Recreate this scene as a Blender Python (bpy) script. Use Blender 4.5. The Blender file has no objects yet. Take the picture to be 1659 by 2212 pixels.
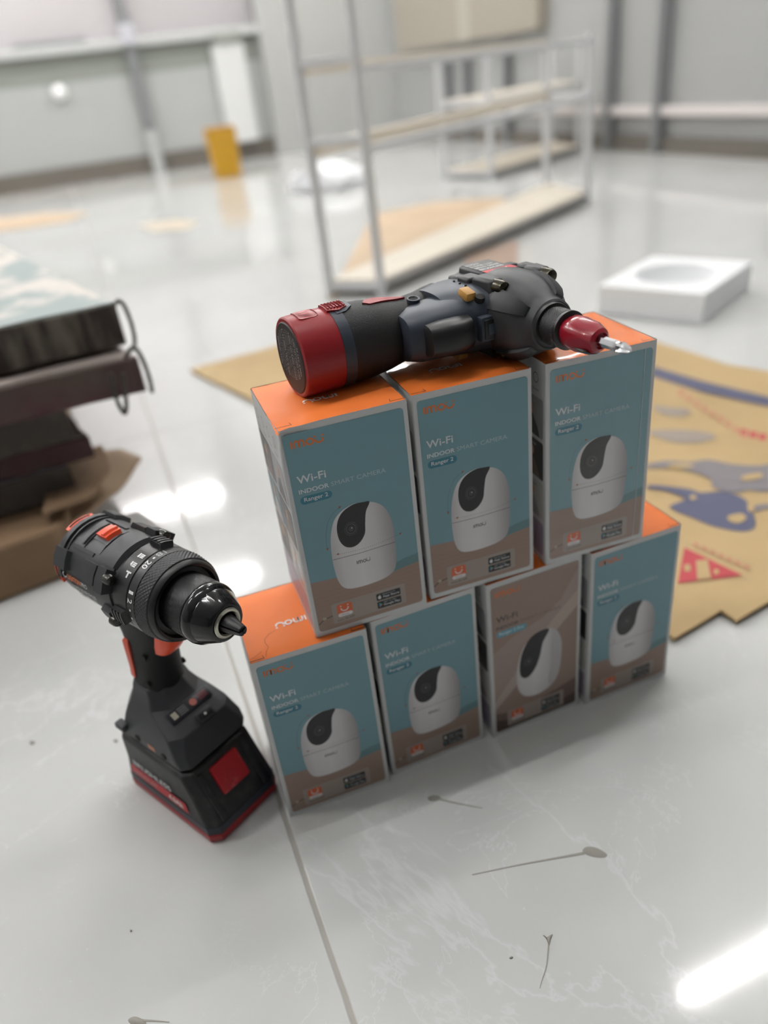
import bpy, bmesh, math, random
from math import sin, cos, pi, radians as R, hypot, atan2
from mathutils import Vector, Matrix, Euler
random.seed(7)
S = bpy.context.scene
COL = S.collection

# ------------------------------------------------------------------ camera
cam = bpy.data.cameras.new('camera'); camo = bpy.data.objects.new('camera', cam); COL.objects.link(camo)
camo.location = (-0.11388, -0.41229, 0.50100)
camo.rotation_euler = (R(59.4784), R(6.2652), R(-21.8341))
cam.sensor_fit = 'VERTICAL'; cam.sensor_height = 36.0; cam.lens = 1620.04 * 36.0 / 2212.0
cam.clip_start = 0.01; cam.clip_end = 60
cam.dof.use_dof = True; cam.dof.focus_distance = 0.475; cam.dof.aperture_fstop = 3.05; cam.dof.aperture_blades = 0
S.camera = camo
# ------------------------------------------------------------------ colour management and world
S.view_settings.view_transform = 'Standard'; S.view_settings.look = 'None'
S.view_settings.exposure = 0.0; S.view_settings.gamma = 1.0; S.view_settings.use_curve_mapping = False
W = bpy.data.worlds.new('world'); S.world = W; W.use_nodes = True
W.node_tree.nodes['Background'].inputs[0].default_value = (0.93, 0.97, 1.0, 1)
W.node_tree.nodes['Background'].inputs[1].default_value = 0.09
CEIL = 2.8
TUBE_POWER = 190          # emission of each ceiling tube
# tube spots: (x centre, y); the first is added to brighten the near floor
TUBES = [(-0.19, 0.30), (-2.2, 0.75), (1.84, 0.74), (-2.2, 2.6), (1.84, 2.6), (-0.19, 4.55), (-2.2, 4.55),
         (1.84, 4.55), (-0.19, 6.05), (-2.2, 6.05), (1.84, 6.05)]

# ------------------------------------------------------------------ materials
MATS = {}
def mat(name, col, rough=0.5, metal=0.0, emit=None, bump=None, spots=None, coat=0.0, trans=0.0, ior=1.45, alpha=1.0, spec=0.5):
    if name in MATS: return MATS[name]
    m = bpy.data.materials.new(name); m.use_nodes = True; nt = m.node_tree; b = nt.nodes['Principled BSDF']
    c = (*col, 1); b.inputs['Base Color'].default_value = c; b.inputs['Roughness'].default_value = rough
    b.inputs['Metallic'].default_value = metal; b.inputs['Coat Weight'].default_value = coat; b.inputs['Coat Roughness'].default_value = 0.06
    b.inputs['Transmission Weight'].default_value = trans; b.inputs['IOR'].default_value = ior; b.inputs['Alpha'].default_value = alpha
    b.inputs['Specular IOR Level'].default_value = spec
    if emit: b.inputs['Emission Color'].default_value = (*col, 1); b.inputs['Emission Strength'].default_value = emit
    tc = nt.nodes.new('ShaderNodeTexCoord')
    if spots:  # (scale, colour2, low, high)
        n = nt.nodes.new('ShaderNodeTexNoise'); n.inputs['Scale'].default_value = spots[0]; n.inputs['Detail'].default_value = 6
        rp = nt.nodes.new('ShaderNodeValToRGB'); rp.color_ramp.elements[0].position = spots[2]; rp.color_ramp.elements[1].position = spots[3]
        rp.color_ramp.elements[0].color = c; rp.color_ramp.elements[1].color = (*spots[1], 1)
        mp = nt.nodes.new('ShaderNodeMapping'); mp.inputs['Scale'].default_value = spots[4] if len(spots) > 4 else (1, 1, 1)
        nt.links.new(tc.outputs['Object'], mp.inputs['Vector']); nt.links.new(mp.outputs[0], n.inputs['Vector']); nt.links.new(n.outputs['Fac'], rp.inputs['Fac']); nt.links.new(rp.outputs['Color'], b.inputs['Base Color'])
    if bump:   # (scale, strength, distance)
        n = nt.nodes.new('ShaderNodeTexNoise'); n.inputs['Scale'].default_value = bump[0]; n.inputs['Detail'].default_value = 3
        bp = nt.nodes.new('ShaderNodeBump'); bp.inputs['Strength'].default_value = bump[1]; bp.inputs['Distance'].default_value = bump[2]
        nt.links.new(tc.outputs['Object'], n.inputs['Vector']); nt.links.new(n.outputs['Fac'], bp.inputs['Height']); nt.links.new(bp.outputs['Normal'], b.inputs['Normal'])
    MATS[name] = m
    return m

def floor_material():
    m = bpy.data.materials.new('polished_tile'); m.use_nodes = True; nt = m.node_tree; N = nt.nodes; Lk = nt.links; b = N['Principled BSDF']
    geo = N.new('ShaderNodeNewGeometry'); sep = N.new('ShaderNodeSeparateXYZ'); Lk.new(geo.outputs['Position'], sep.inputs[0])
    def mth(op, a, b_=None, clamp=False):
        n = N.new('ShaderNodeMath'); n.operation = op; n.use_clamp = clamp
        for i, v in enumerate((a, b_)):
            if v is None: continue
            if isinstance(v, (int, float)): n.inputs[i].default_value = v
            else: Lk.new(v, n.inputs[i])
        return n.outputs[0]
    nz = N.new('ShaderNodeTexNoise'); nz.inputs['Scale'].default_value = 16; nz.inputs['Detail'].default_value = 5
    Lk.new(geo.outputs['Position'], nz.inputs['Vector'])
    wob = mth('MULTIPLY', mth('SUBTRACT', nz.outputs['Fac'], 0.5), 0.0022)
    def joint(axis, off, per, half):
        v = mth('ADD', mth('SUBTRACT', sep.outputs[axis], off - per / 2), wob)
        d = mth('ABSOLUTE', mth('SUBTRACT', mth('MODULO', mth('ADD', v, per * 20), per), per / 2))
        return mth('SUBTRACT', 1.0, mth('DIVIDE', d, half), True)
    jx = joint(0, -0.0935, 1.2, 0.0026); jy = joint(1, 0.875, 1.2, 0.0024)
    j = mth('MULTIPLY', mth('MAXIMUM', jx, jy), 2.0, True)
    # marble veins
    def vein(scale, width, seed):
        mp = N.new('ShaderNodeMapping'); mp.inputs['Location'].default_value = (seed, seed * 1.7, 0); Lk.new(geo.outputs['Position'], mp.inputs['Vector'])
        n = N.new('ShaderNodeTexNoise'); n.inputs['Scale'].default_value = scale; n.inputs['Detail'].default_value = 7; n.inputs['Roughness'].default_value = 0.62
        n.inputs['Distortion'].default_value = 0.7; Lk.new(mp.outputs[0], n.inputs['Vector'])
        return mth('SUBTRACT', 1.0, mth('DIVIDE', mth('ABSOLUTE', mth('SUBTRACT', n.outputs['Fac'], 0.5)), width), True)
    v1 = mth('POWER', vein(2.6, 0.012, 3.1), 2.0); v2 = mth('POWER', vein(5.5, 0.006, 8.4), 2.0)
    msk = N.new('ShaderNodeTexNoise'); msk.inputs['Scale'].default_value = 3.1; Lk.new(geo.outputs['Position'], msk.inputs['Vector'])
    mk = mth('MULTIPLY', mth('SUBTRACT', msk.outputs['Fac'], 0.42), 5.0, True)
    vv = mth('MULTIPLY', mth('MAXIMUM', v1, v2), mk)
    cl = N.new('ShaderNodeTexNoise'); cl.inputs['Scale'].default_value = 1.7; cl.inputs['Detail'].default_value = 5; Lk.new(geo.outputs['Position'], cl.inputs['Vector'])
    ramp = N.new('ShaderNodeValToRGB'); ramp.color_ramp.elements[0].position = .35; ramp.color_ramp.elements[1].position = .68
    ramp.color_ramp.elements[0].color = (.575, .58, .565, 1); ramp.color_ramp.elements[1].color = (.635, .64, .625, 1); Lk.new(cl.outputs['Fac'], ramp.inputs[0])
    def mix(f, a, bcol):
        n = N.new('ShaderNodeMix'); n.data_type = 'RGBA'; Lk.new(f, n.inputs['Factor']); Lk.new(a, n.inputs[6]); n.inputs[7].default_value = (*bcol, 1); return n.outputs[2]
    c = mix(mth('MULTIPLY', vv, 0.45), ramp.outputs['Color'], (.80, .80, .82))
    # dust and dried dirt (more of it far away, by the plywood)
    du = N.new('ShaderNodeTexNoise'); du.inputs['Scale'].default_value = 1.1; du.inputs['Detail'].default_value = 8; Lk.new(geo.outputs['Position'], du.inputs['Vector'])
    far = mth('DIVIDE', mth('SUBTRACT', sep.outputs[1], 1.2), 2.5, True)
    c = mix(mth('MULTIPLY', mth('MULTIPLY', mth('MULTIPLY', mth('SUBTRACT', du.outputs['Fac'], 0.53), 6.0, True), far), 0.22), c, (.62, .50, .38))
    c = mix(mth('MULTIPLY', j, 0.75), c, (.30, .275, .23))
    sp = N.new('ShaderNodeTexNoise'); sp.inputs['Scale'].default_value = 260; sp.inputs['Detail'].default_value = 1; Lk.new(geo.outputs['Position'], sp.inputs['Vector'])
    c = mix(mth('MULTIPLY', mth('GREATER_THAN', sp.outputs['Fac'], 0.775), 0.35), c, (.75, .74, .72))
    Lk.new(c, b.inputs['Base Color'])
    rn = N.new('ShaderNodeTexNoise'); rn.inputs['Scale'].default_value = 7; rn.inputs['Detail'].default_value = 6; Lk.new(geo.outputs['Position'], rn.inputs['Vector'])
    rr = mth('ADD', mth('MULTIPLY', rn.outputs['Fac'], 0.07), 0.045)
    Lk.new(mth('ADD', rr, mth('MULTIPLY', j, 0.4)), b.inputs['Roughness'])
    bp = N.new('ShaderNodeBump'); bp.invert = True; bp.inputs['Distance'].default_value = 0.0008; bp.inputs['Strength'].default_value = 0.6; Lk.new(j, bp.inputs['Height']); Lk.new(bp.outputs[0], b.inputs['Normal'])
    return m

# ------------------------------------------------------------------ object helpers
def tag(o, label=None, cat=None, group=None, kind=None):
    if label: o['label'] = label
    if cat: o['category'] = cat
    if group: o['group'] = group
    if kind: o['kind'] = kind
    return o
def empty(name, M, label, cat, group=None):
    o = bpy.data.objects.new(name, None); COL.objects.link(o); o.empty_display_size = .02
    o.matrix_world = M; return tag(o, label, cat, group)
def link(name, me, parent=None, M=None):
    o = bpy.data.objects.new(name, me); COL.objects.link(o)
    if parent: o.parent = parent
    if M is not None: o.matrix_local = M
    return o
def islands(bm):
    bm.verts.index_update(); left = set(bm.verts); out = []
    while left:
        st = [left.pop()]; isl = set(st)
        while st:
            for e in st.pop().link_edges:
                for w in e.verts:
                    if w in left: left.discard(w); isl.add(w); st.append(w)
        out.append(isl)
    return out
def split_bm(name, bm, mats, parent=None, smooth=None, M=None):
    """every loose piece becomes a part of its own"""
    out = []
    for isl in sorted(islands(bm), key=lambda q: min(v.index for v in q)):
        b = bmesh.new(); mp = {v: b.verts.new(v.co) for v in sorted(isl, key=lambda v: v.index)}
        for f in bm.faces:
            if f.verts[0] in isl: g = b.faces.new([mp[v] for v in f.verts]); g.material_index = f.material_index
        out.append(from_bm(name, b, mats, parent, smooth, M))
    bm.free(); return out
def from_bm(name, bm, mats, parent=None, smooth=None, M=None):
    bmesh.ops.recalc_face_normals(bm, faces=bm.faces[:])
    me = bpy.data.meshes.new(name); bm.to_mesh(me); bm.free()
    if not isinstance(mats, (list, tuple)): mats = [mats]
    for m in mats: me.materials.append(m)
    if smooth is not None:
        for p in me.polygons: p.use_smooth = True
        try: me.set_sharp_from_angle(angle=R(smooth))
        except Exception: pass
    return link(name, me, parent, M)
def box(bm, x0, x1, y0, y1, z0, z1, bev=0, mi=0, M=None, seg=2):
    vs = [bm.verts.new((x, y, z)) for x in (x0, x1) for y in (y0, y1) for z in (z0, z1)]
    fs = [bm.faces.new([vs[i] for i in q]) for q in ((0, 1, 3, 2), (4, 6, 7, 5), (0, 4, 5, 1), (2, 3, 7, 6), (0, 2, 6, 4), (1, 5, 7, 3))]
    for f in fs: f.material_index = mi
    if bev: 
        r = bmesh.ops.bevel(bm, geom=list({e for f in fs for e in f.edges}), offset=bev, segments=seg, affect='EDGES', profile=.5, material=mi)
        vs = list({v for f in r['faces'] for v in f.verts} | {v for v in vs if v.is_valid})
        # gather every vertex of this piece
        seen = set(vs); st = list(vs)
        while st:
            v = st.pop()
            for e in v.link_edges:
                w = e.other_vert(v)
                if w not in seen: seen.add(w); st.append(w)
        vs = list(seen)
    if M is not None: bmesh.ops.transform(bm, matrix=M, verts=vs)
    return vs
def loft(bm, secs, mi=0, cap=True, closed=True):
    rings = [[bm.verts.new(p) for p in s] for s in secs]; n = len(rings[0])
    for a, b in zip(rings, rings[1:]):
        for i in range(n if closed else n - 1):
            j = (i + 1) % n
            f = bm.faces.new((a[i], a[j], b[j], b[i])); f.material_index = mi
    if cap:
        f = bm.faces.new(rings[0]); f.material_index = mi
        f = bm.faces.new(rings[-1]); f.material_index = mi
    return rings
def sup(cx, cy, rx, ry, n=2.0, seg=40):
    out = []
    for i in range(seg):
        a = 2 * pi * i / seg; c, s = cos(a), sin(a)
        out.append((cx + rx * math.copysign(abs(c) ** (2 / n), c), cy + ry * math.copysign(abs(s) ** (2 / n), s)))
    return out
def lathe(bm, prof, seg=64, mi=0, cap=True, fr=None):
    """round body about the local x axis; fr(x, angle, r) may change the radius"""
    secs = []
    for x, r in prof:
        secs.append([(x, -(q) * sin(a), q * cos(a)) for a in (2 * pi * i / seg for i in range(seg)) for q in (fr(x, a, r) if fr else r,)])
    return loft(bm, secs, mi, cap)
def patch(bm, x0, x1, a0, a1, r0, r1, n=8, mi=0, taper=0):
    """curved plate lying on a cylinder about x, between angles (degrees, 0 up, + towards -y)"""
    secs = []
    for i in range(n + 1):
        a = R(a0 + (a1 - a0) * i / n)
        t = taper
        secs.append([(x0, -r0 * sin(a), r0 * cos(a)), (x1, -r0 * sin(a), r0 * cos(a)), (x1 - t, -r1 * sin(a), r1 * cos(a)), (x0 + t, -r1 * sin(a), r1 * cos(a))])
    loft(bm, secs, mi)
def prism(bm, pts, z0, z1, mi=0, f=lambda x, y, z: (x, y, z), inset=0):
    """outline in 2D raised from z0 to z1, mapped by f"""
    cx = sum(p[0] for p in pts) / len(pts); cy = sum(p[1] for p in pts) / len(pts)
    a = [bm.verts.new(f(x, y, z0)) for x, y in pts]
    b = [bm.verts.new(f(x + (cx - x) * inset, y + (cy - y) * inset, z1)) for x, y in pts]
    n = len(pts)
    for i in range(n):
        q = bm.faces.new((a[i], a[(i + 1) % n], b[(i + 1) % n], b[i])); q.material_index = mi
    q = bm.faces.new(a[::-1]); q.material_index = mi
    q = bm.faces.new(b); q.material_index = mi
def rrect(x0, y0, x1, y1, r, n=5):
    out = []
    for cx, cy, a0 in ((x1 - r, y1 - r, 0), (x0 + r, y1 - r, 90), (x0 + r, y0 + r, 180), (x1 - r, y0 + r, 270)):
        for i in range(n + 1):
            a = R(a0 + 90 * i / n); out.append((cx + r * cos(a), cy + r * sin(a)))
    return out
def spline(pts, k=5, closed=True):
    out = []; n = len(pts)
    rng = range(n) if closed else range(n - 1)
    for i in rng:
        p = [pts[(i + d) % n] if closed else pts[max(0, min(n - 1, i + d))] for d in (-1, 0, 1, 2)]
        for s in range(k):
            t = s / k
            out.append(tuple(.5 * ((2 * p[1][c]) + (-p[0][c] + p[2][c]) * t + (2 * p[0][c] - 5 * p[1][c] + 4 * p[2][c] - p[3][c]) * t * t + (-p[0][c] + 3 * p[1][c] - 3 * p[2][c] + p[3][c]) * t ** 3) for c in range(len(p[1]))))
    if not closed: out.append(tuple(pts[-1]))
    return out
def tube(bm, pts, r, seg=8, mi=0, flat=1.0):
    secs = []; P = [Vector(p) for p in pts]; up = Vector((0, 0, 1))
    for i, p in enumerate(P):
        t = (P[min(i + 1, len(P) - 1)] - P[max(i - 1, 0)]).normalized()
        s = t.cross(up)
        if s.length < .05: s = t.cross(Vector((0, 1, 0)))
        s.normalize(); u = s.cross(t)
        secs.append([p + s * (r * cos(a)) + u * (r * flat * sin(a)) for a in (2 * pi * k / seg for k in range(seg))])
    loft(bm, secs, mi)
_tc = {}
def text2d(s, bold=0.0):
    if (s, bold) in _tc: return _tc[(s, bold)]
    cu = bpy.data.curves.new('t', 'FONT'); cu.body = s; cu.size = 1; cu.offset = bold; cu.resolution_u = 3
    ob = bpy.data.objects.new('t', cu); COL.objects.link(ob)
    dg = bpy.context.evaluated_depsgraph_get(); me = bpy.data.meshes.new_from_object(ob.evaluated_get(dg))
    vs = [(v.co.x, v.co.y) for v in me.vertices]; fs = [tuple(p.vertices) for p in me.polygons]
    bpy.data.objects.remove(ob); bpy.data.curves.remove(cu); bpy.data.meshes.remove(me)
    x0 = min(v[0] for v in vs); x1 = max(v[0] for v in vs); y0 = min(v[1] for v in vs); y1 = max(v[1] for v in vs)
    _tc[(s, bold)] = ([((x - x0) / (x1 - x0), (y - y0) / (y1 - y0)) for x, y in vs], fs); return _tc[(s, bold)]
class Print:
    """flat printing: polygons, strokes and letters in u,v with a layer number, mapped onto a surface"""
    def __init__(s): s.v = []; s.f = []; s.m = []; s.mats = []
    def mi(s, m):
        if m not in s.mats: s.mats.append(m)
        return s.mats.index(m)
    def poly(s, pts, m, L=0):
        k = len(s.v); s.v += [(x, y, L) for x, y in pts]; s.f.append(tuple(range(k, k + len(pts)))); s.m.append(s.mi(m))
    def text(s, t, x, y, w, h, m, L=0, bold=0.0, rot=0):
        vs, fs = text2d(t, bold); k = len(s.v); c, n = cos(rot), sin(rot)
        s.v += [(x + c * a * w - n * b * h, y + n * a * w + c * b * h, L) for a, b in vs]
        s.f += [tuple(i + k for i in f) for f in fs]; s.m += [s.mi(m)] * len(fs)
    def stroke(s, pts, w, m, L=0, closed=False):
        n = len(pts)
        nrm = []
        for i in range(n):
            a = pts[(i - 1) % n] if closed or i else pts[0]; b = pts[(i + 1) % n] if closed or i < n - 1 else pts[-1]
            dx, dy = b[0] - a[0], b[1] - a[1]; l = hypot(dx, dy) or 1; nrm.append((-dy / l * w / 2, dx / l * w / 2))
        for i in range(n if closed else n - 1):
            j = (i + 1) % n; p, q = pts[i], pts[j]; a, b = nrm[i], nrm[j]
            s.poly([(p[0] + a[0], p[1] + a[1]), (p[0] - a[0], p[1] - a[1]), (q[0] - b[0], q[1] - b[1]), (q[0] + b[0], q[1] + b[1])], m, L)
    def disc(s, x, y, rx, ry, m, L=0, n=24): s.poly([(x + rx * cos(2 * pi * i / n), y + ry * sin(2 * pi * i / n)) for i in range(n)], m, L)
    def build(s, name, f, parent=None, M=None):
        me = bpy.data.meshes.new(name); me.from_pydata([f(*v) for v in s.v], [], s.f)
        for m in s.mats: me.materials.append(m)
        for p, i in zip(me.polygons, s.m): p.material_index = i
        me.update(); return link(name, me, parent, M)
def arc(cx, cy, r, a0, a1, n=10, ry=None): return [(cx + r * cos(R(a0 + (a1 - a0) * i / n)), cy + (ry or r) * sin(R(a0 + (a1 - a0) * i / n))) for i in range(n + 1)]
def brand_logo(P, x, y, w, h, m, L=1, flip=False):
    """the word imou with the smiling u; w x h box"""
    def X(u, v): return (x + w * u, y + h * v) if not flip else (x + w * (1 - u), y + h * (1 - v))
    t = h * .235; k = t / 2
    def st(pts): P.stroke([X(a, b) for a, b in pts], t, m, L)
    st([(.03, 0), (.03, 1)])
    q = .10; hh = .9
    for cx in (.115 + .065, .115 + .065 + .14):
        a = [(cx - .065, 0), (cx - .065, .6)] + [(cx + .065 * cos(R(180 - 18 * i)), .55 + .36 * sin(R(180 - 18 * i))) for i in range(11)] + [(cx + .065, 0)]
        st(a)
    P.stroke([X(.56 + .098 * cos(2 * pi * i / 20), .47 + .4 * sin(2 * pi * i / 20)) for i in range(20)], t, m, L, True)
    st([(.715, .62), (.715, .48)] + [(.83 + .115 * cos(R(180 + 18 * i)), .48 + .4 * sin(R(180 + 18 * i))) for i in range(11)] + [(.945, .62)])
    for u in (.715, .945): st([(u, .84), (u, 1.08)])

# ================================================================== SETTING
def struct(name, bm, m, smooth=None):
    o = from_bm(name, bm, m, None, smooth); o['kind'] = 'structure'; return o
bm = bmesh.new(); box(bm, -4, 2.9, -3.2, 6.6, -.06, 0); struct('floor', bm, floor_material())
white = mat('ceiling_white', (.78, .79, .80), .7)
bm = bmesh.new(); box(bm, -4, 2.9, -3.2, 6.6, CEIL, CEIL + .08); struct('ceiling', bm, white)

wallm = mat('wall_light_grey', (.43, .44, .43), .45, bump=(30, .05, .002))
bandm = mat('wall_band_grey', (.26, .275, .245), .5)
darkm = mat('base_dark', (.14, .125, .105), .6)
railm = mat('sill_aluminium', (.52, .53, .52), .35)
postm = mat('mullion_grey', (.20, .205, .21), .35)
glassm = mat('window_glass', (.86, .84, .85), .04, trans=.0, alpha=.25)
outm = mat('hoarding_pale_pink', (.60, .55, .56), .6, spots=(1.2, (.52, .47, .48), .4, .7))
sheetm = mat('opal_panel', (.375, .38, .37), .25)
# back wall: low grey wall, darker band, sill, window above
bm = bmesh.new(); box(bm, -4, 2.66, 6.35, 6.5, .0, .68); struct('wall_back', bm, wallm)
bm = bmesh.new(); box(bm, -4, 2.66, 6.345, 6.5, .68, .85); struct('trim_9', bm, bandm)
bm = bmesh.new(); box(bm, -4, 2.62, 6.33, 6.36, 0, .13, .002); struct('base_strip_back', bm, darkm)  # dark strip along the foot of the back wall
bm = bmesh.new(); box(bm, -4, 2.62, 6.26, 6.5, .85, .905, .004); struct('trim_1', bm, railm)
bm = bmesh.new()
for x in (-3.1, -2.5, -1.3, -.2): box(bm, x, x + .5, 6.30, 6.36, .905, .935, .003)
struct('trim_2', bm, postm)
w = empty('window_1', Matrix.Translation((0, 6.4, .9)), None, None); w['kind'] = 'structure'
bm = bmesh.new(); box(bm, -4, 1.55, -.004, .004, 0, CEIL - .9); from_bm('pane', bm, glassm, w)
bm = bmesh.new()
for x in (-1.6, .55): box(bm, x, x + .06, -.03, .03, 0, CEIL - .9, .003)
from_bm('mullion', bm, postm, w)
bm = bmesh.new(); box(bm, -4.5, 2.6, 7.3, 7.36, 0, CEIL + .3); struct('wall_outside', bm, outm)
# tall pier at the corner of the back wall
bm = bmesh.new(); box(bm, 1.56, 2.66, 6.25, 6.36, 0, CEIL); struct('trim_10', bm, mat('pier_plaster', (.43, .435, .42), .6))
# grey post in front of the window wall (foot lighter)
bm = bmesh.new(); box(bm, .555, .625, 6.26, 6.33, .30, CEIL, .004, 0); box(bm, .55, .63, 6.25, 6.335, 0, .30, .004, 1); box(bm, .54, .64, 6.24, 6.335, .86, .99, .006, 2)
struct('trim_3', bm, [postm, wallm, mat('clamp_lilac_grey', (.5, .5, .54), .4)])
bm = bmesh.new(); box(bm, 1.18, 1.42, 6.24, 6.34, .13, .80, .004); box(bm, 1.2, 1.4, 6.22, 6.345, .80, .87, .01, 1)
struct('trim_4', bm, [mat('white_pier', (.68, .69, .68), .5), bandm])
# right wall: opal glazing between dark mullions, pale rail, dark base
bm = bmesh.new(); box(bm, 2.66, 2.72, -3.2, 6.5, .07, CEIL); struct('wall_right', bm, sheetm)
bm = bmesh.new(); box(bm, 2.63, 2.72, -3.2, 6.5, 0, .07, .002); struct('baseboard_right', bm, darkm)
bm = bmesh.new(); box(bm, 2.615, 2.66, -3.2, 4.6, .165, .205, .004); struct('trim_5', bm, mat('pinkish_rail', (.68, .63, .61), .5))
bm = bmesh.new()
for y in (1.3, 2.9, 3.29, 4.35, 4.9, 5.2): box(bm, 2.60, 2.66, y, y + .042, 0, CEIL if y < 4 else .56, .003)
for y in (2.02,): box(bm, 2.64, 2.66, y, y + .2, .0, CEIL, .003)
struct('trim_6', bm, postm)
bm = bmesh.new(); box(bm, 2.58, 2.66, 3.95, 6.0, .60, 1.9, .01); struct('trim_7', bm, mat('beige_panel', (.34, .31, .255), .6))
bm = bmesh.new(); box(bm, 2.57, 2.66, 4.75, 4.9, .60, 1.9, .01); struct('trim_8', bm, mat('beige_panel_light', (.42, .40, .34), .6))
# wall left of the picture and behind the camera (out of view, closes the room for reflections)
bm = bmesh.new(); box(bm, -4.1, -4, -3.2, 6.6, 0, CEIL); struct('wall_left', bm, mat('plain_wall', (.5, .5, .5), .7))

# ceiling tubes
tubem = mat('tube_glow', (1.0, .985, .97), .4, emit=TUBE_POWER)
capm = mat('tube_housing', (.8, .8, .8), .4)
first = None
for i, (x, y) in enumerate(TUBES):
    if first is None:
        root = empty('ceiling_light', Matrix.Translation((x, y, CEIL)), 'white batten tube lamp on the ceiling', 'lamp', 'tube lamps on the ceiling')
        bm = bmesh.new(); box(bm, -.61, .61, -.03, .03, -.035, -.0005, .004); h = from_bm('housing', bm, capm, root)
        bm = bmesh.new(); lathe(bm, [(-.595, .009), (-.594, .0125), (.594, .0125), (.595, .009)], 16); t = from_bm('tube', bm, tubem, root, 40, Matrix.Translation((0, 0, -.053)))
        first = (root, h, t)
    else:
        r2 = first[0].copy(); COL.objects.link(r2); r2.matrix_world = Matrix.Translation((x, y, CEIL))
        for c in first[1:]:
            c2 = c.copy(); COL.objects.link(c2); c2.parent = r2
# ================================================================== CAMERA CARTONS
BW, BD, BH = .085, .0819, .1612
wht = mat('carton_white', (.60, .605, .60), .42, bump=(90, .12, .0006))
org = mat('carton_orange', (.84, .20, .040), .46, bump=(60, .18, .0008), spec=.3)
org2 = mat('carton_orange_glossy', (.84, .20, .040), .2, bump=(40, .2, .0008), coat=.35, spec=.3)
slit = mat('carton_slit', (.06, .03, .015), .8)
def pm(n, c, g):
    c = tuple(v * .86 for v in c)
    return mat(('gloss_' if g else 'print_') + n, c, .30 if not g else .22, coat=.8 if g else 0, bump=(16, .25, .0012) if g else None)
def front_print(pro, g):
    P = Print(); teal = pm('teal', (.20, .375, .43), g); wood = pm('wood_table', (.36, .25, .20), g); wood2 = pm('wood_table_dark', (.26, .19, .15), g)
    shade = pm('teal_dark', (.135, .26, .28), g); wt = pm('ink_white', (.80, .81, .82), g); lg = pm('ink_pale', (.55, .64, .67), g); o = pm('ink_orange', (.78, .19, .035), g)
    pill = pm('ink_pill', (.045, .22, .30), g); cb = pm('ink_camera_white', (.82, .79, .80), g)
    art = pm('ink_camera_art', (.82, .79, .80), g)
    if not art.get('done'):      # printed artwork: tones running across the picture of the camera
        art['done'] = 1; nt = art.node_tree; tc_ = nt.nodes.new('ShaderNodeTexCoord'); sp_ = nt.nodes.new('ShaderNodeSeparateXYZ'); rm = nt.nodes.new('ShaderNodeValToRGB'); mr = nt.nodes.new('ShaderNodeMapRange')
        mr.inputs[1].default_value = .020; mr.inputs[2].default_value = .067
        nt.links.new(tc_.outputs['Object'], sp_.inputs[0]); nt.links.new(sp_.outputs[0], mr.inputs[0]); nt.links.new(mr.outputs[0], rm.inputs[0]); nt.links.new(rm.outputs[0], nt.nodes['Principled BSDF'].inputs['Base Color'])
        e = rm.color_ramp.elements; e[0].position = 0; e[0].color = (.50, .48, .49, 1); e[1].position = 1; e[1].color = (.30, .285, .29, 1)
        for p_, c_ in ((.18, .66), (.45, .72), (.72, .60), (.88, .42)): q_ = e.new(p_); q_.color = (c_, c_ * .965, c_ * .975, 1)
    cb2 = pm('ink_camera_grey', (.56, .53, .54), g); bk = pm('ink_black', (.012, .011, .014), g); bk2 = pm('ink_black_soft', (.05, .045, .05), g)
    dk = pm('ink_dark', (.07, .06, .06), g); bdg = pm('ink_badge', (.40, .33, .285), g); rd = pm('ink_icon', (.72, .14, .045), g)
    if pro:
        teal = pm('taupe', (.36, .255, .21), g); shade = pm('taupe_light', (.50, .40, .35), g); wood = pm('taupe_mid', (.42, .32, .28), g); wood2 = pm('brown_dark', (.10, .065, .05), g)
        pill = pm('ink_pill_blue', (.13, .40, .52), g)
    x0, x1, y0, y1 = 3.2, 81.8, 4.0, 156.5
    P.poly(rrect(x0, y0, x1, y1, 2.6), teal, 0)
    if not pro:
        P.poly([(x0, 46.8), (22, 45.4), (45, 41), (62, 36.4), (66, 37.5), (x1, 39.6)] + [(x1, 6.6)] + arc(x1 - 2.6, y0 + 2.6, 2.6, 0, -90, 4) + arc(x0 + 2.6, y0 + 2.6, 2.6, 270, 180, 4), wood, 1)
        P.poly([(52, 39.5), (62, 43.0), (72, 45.4), (x1, 46.6), (x1, 39.4), (66, 37.4), (60, 36.6)], shade, 1.5)
        for k in range(9):
            yy = 7 + k * 3.6; P.stroke([(x0 + 1.2, yy), (30, yy + .5), (56, yy - .5), (x1 - .6, yy + .4)], .35, pm('wood_grain', (.31, .215, .17), g), 2)
        P.stroke([(x0 + .3, 10.6), (8, 13.8), (15, 15), (31, 18.0)], .8, dk, 2.2); P.disc(8.3, 14.4, 1.5, 1.2, pm('ink_brass', (.5, .42, .3), g), 2.4)
    else:
        P.poly([(x1, 150), (x1, 118), (66, 110), (40, 82), (22, 60), (x0 + 4, 40), (x0, 44), (x0, 92), (24, 104), (50, 112), (66, 124)], wood, 1)
        P.poly([(x1, 128), (x1, 112), (60, 92), (40, 60), (24, 50), (x0, 30), (x0, 40), (20, 60), (40, 86), (58, 106)], shade, 1.5)
        P.poly([(x0, 26), (30, 20), (x1, 34), (x1, 6.6)] + arc(x1 - 2.6, y0 + 2.6, 2.6, 0, -90, 4) + arc(x0 + 2.6, y0 + 2.6, 2.6, 270, 180, 4), pm('brown_mid', (.20, .13, .11), g), 1.8)
        P.poly([(x0, 18), (34, 8), (x1, 16), (x1, 6.6)] + arc(x1 - 2.6, y0 + 2.6, 2.6, 0, -90, 4) + arc(x0 + 2.6, y0 + 2.6, 2.6, 270, 180, 4), wood2, 1.9)
    brand_logo(P, 7.2, 146.7, 22.2, 4.9, o, 2)
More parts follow.
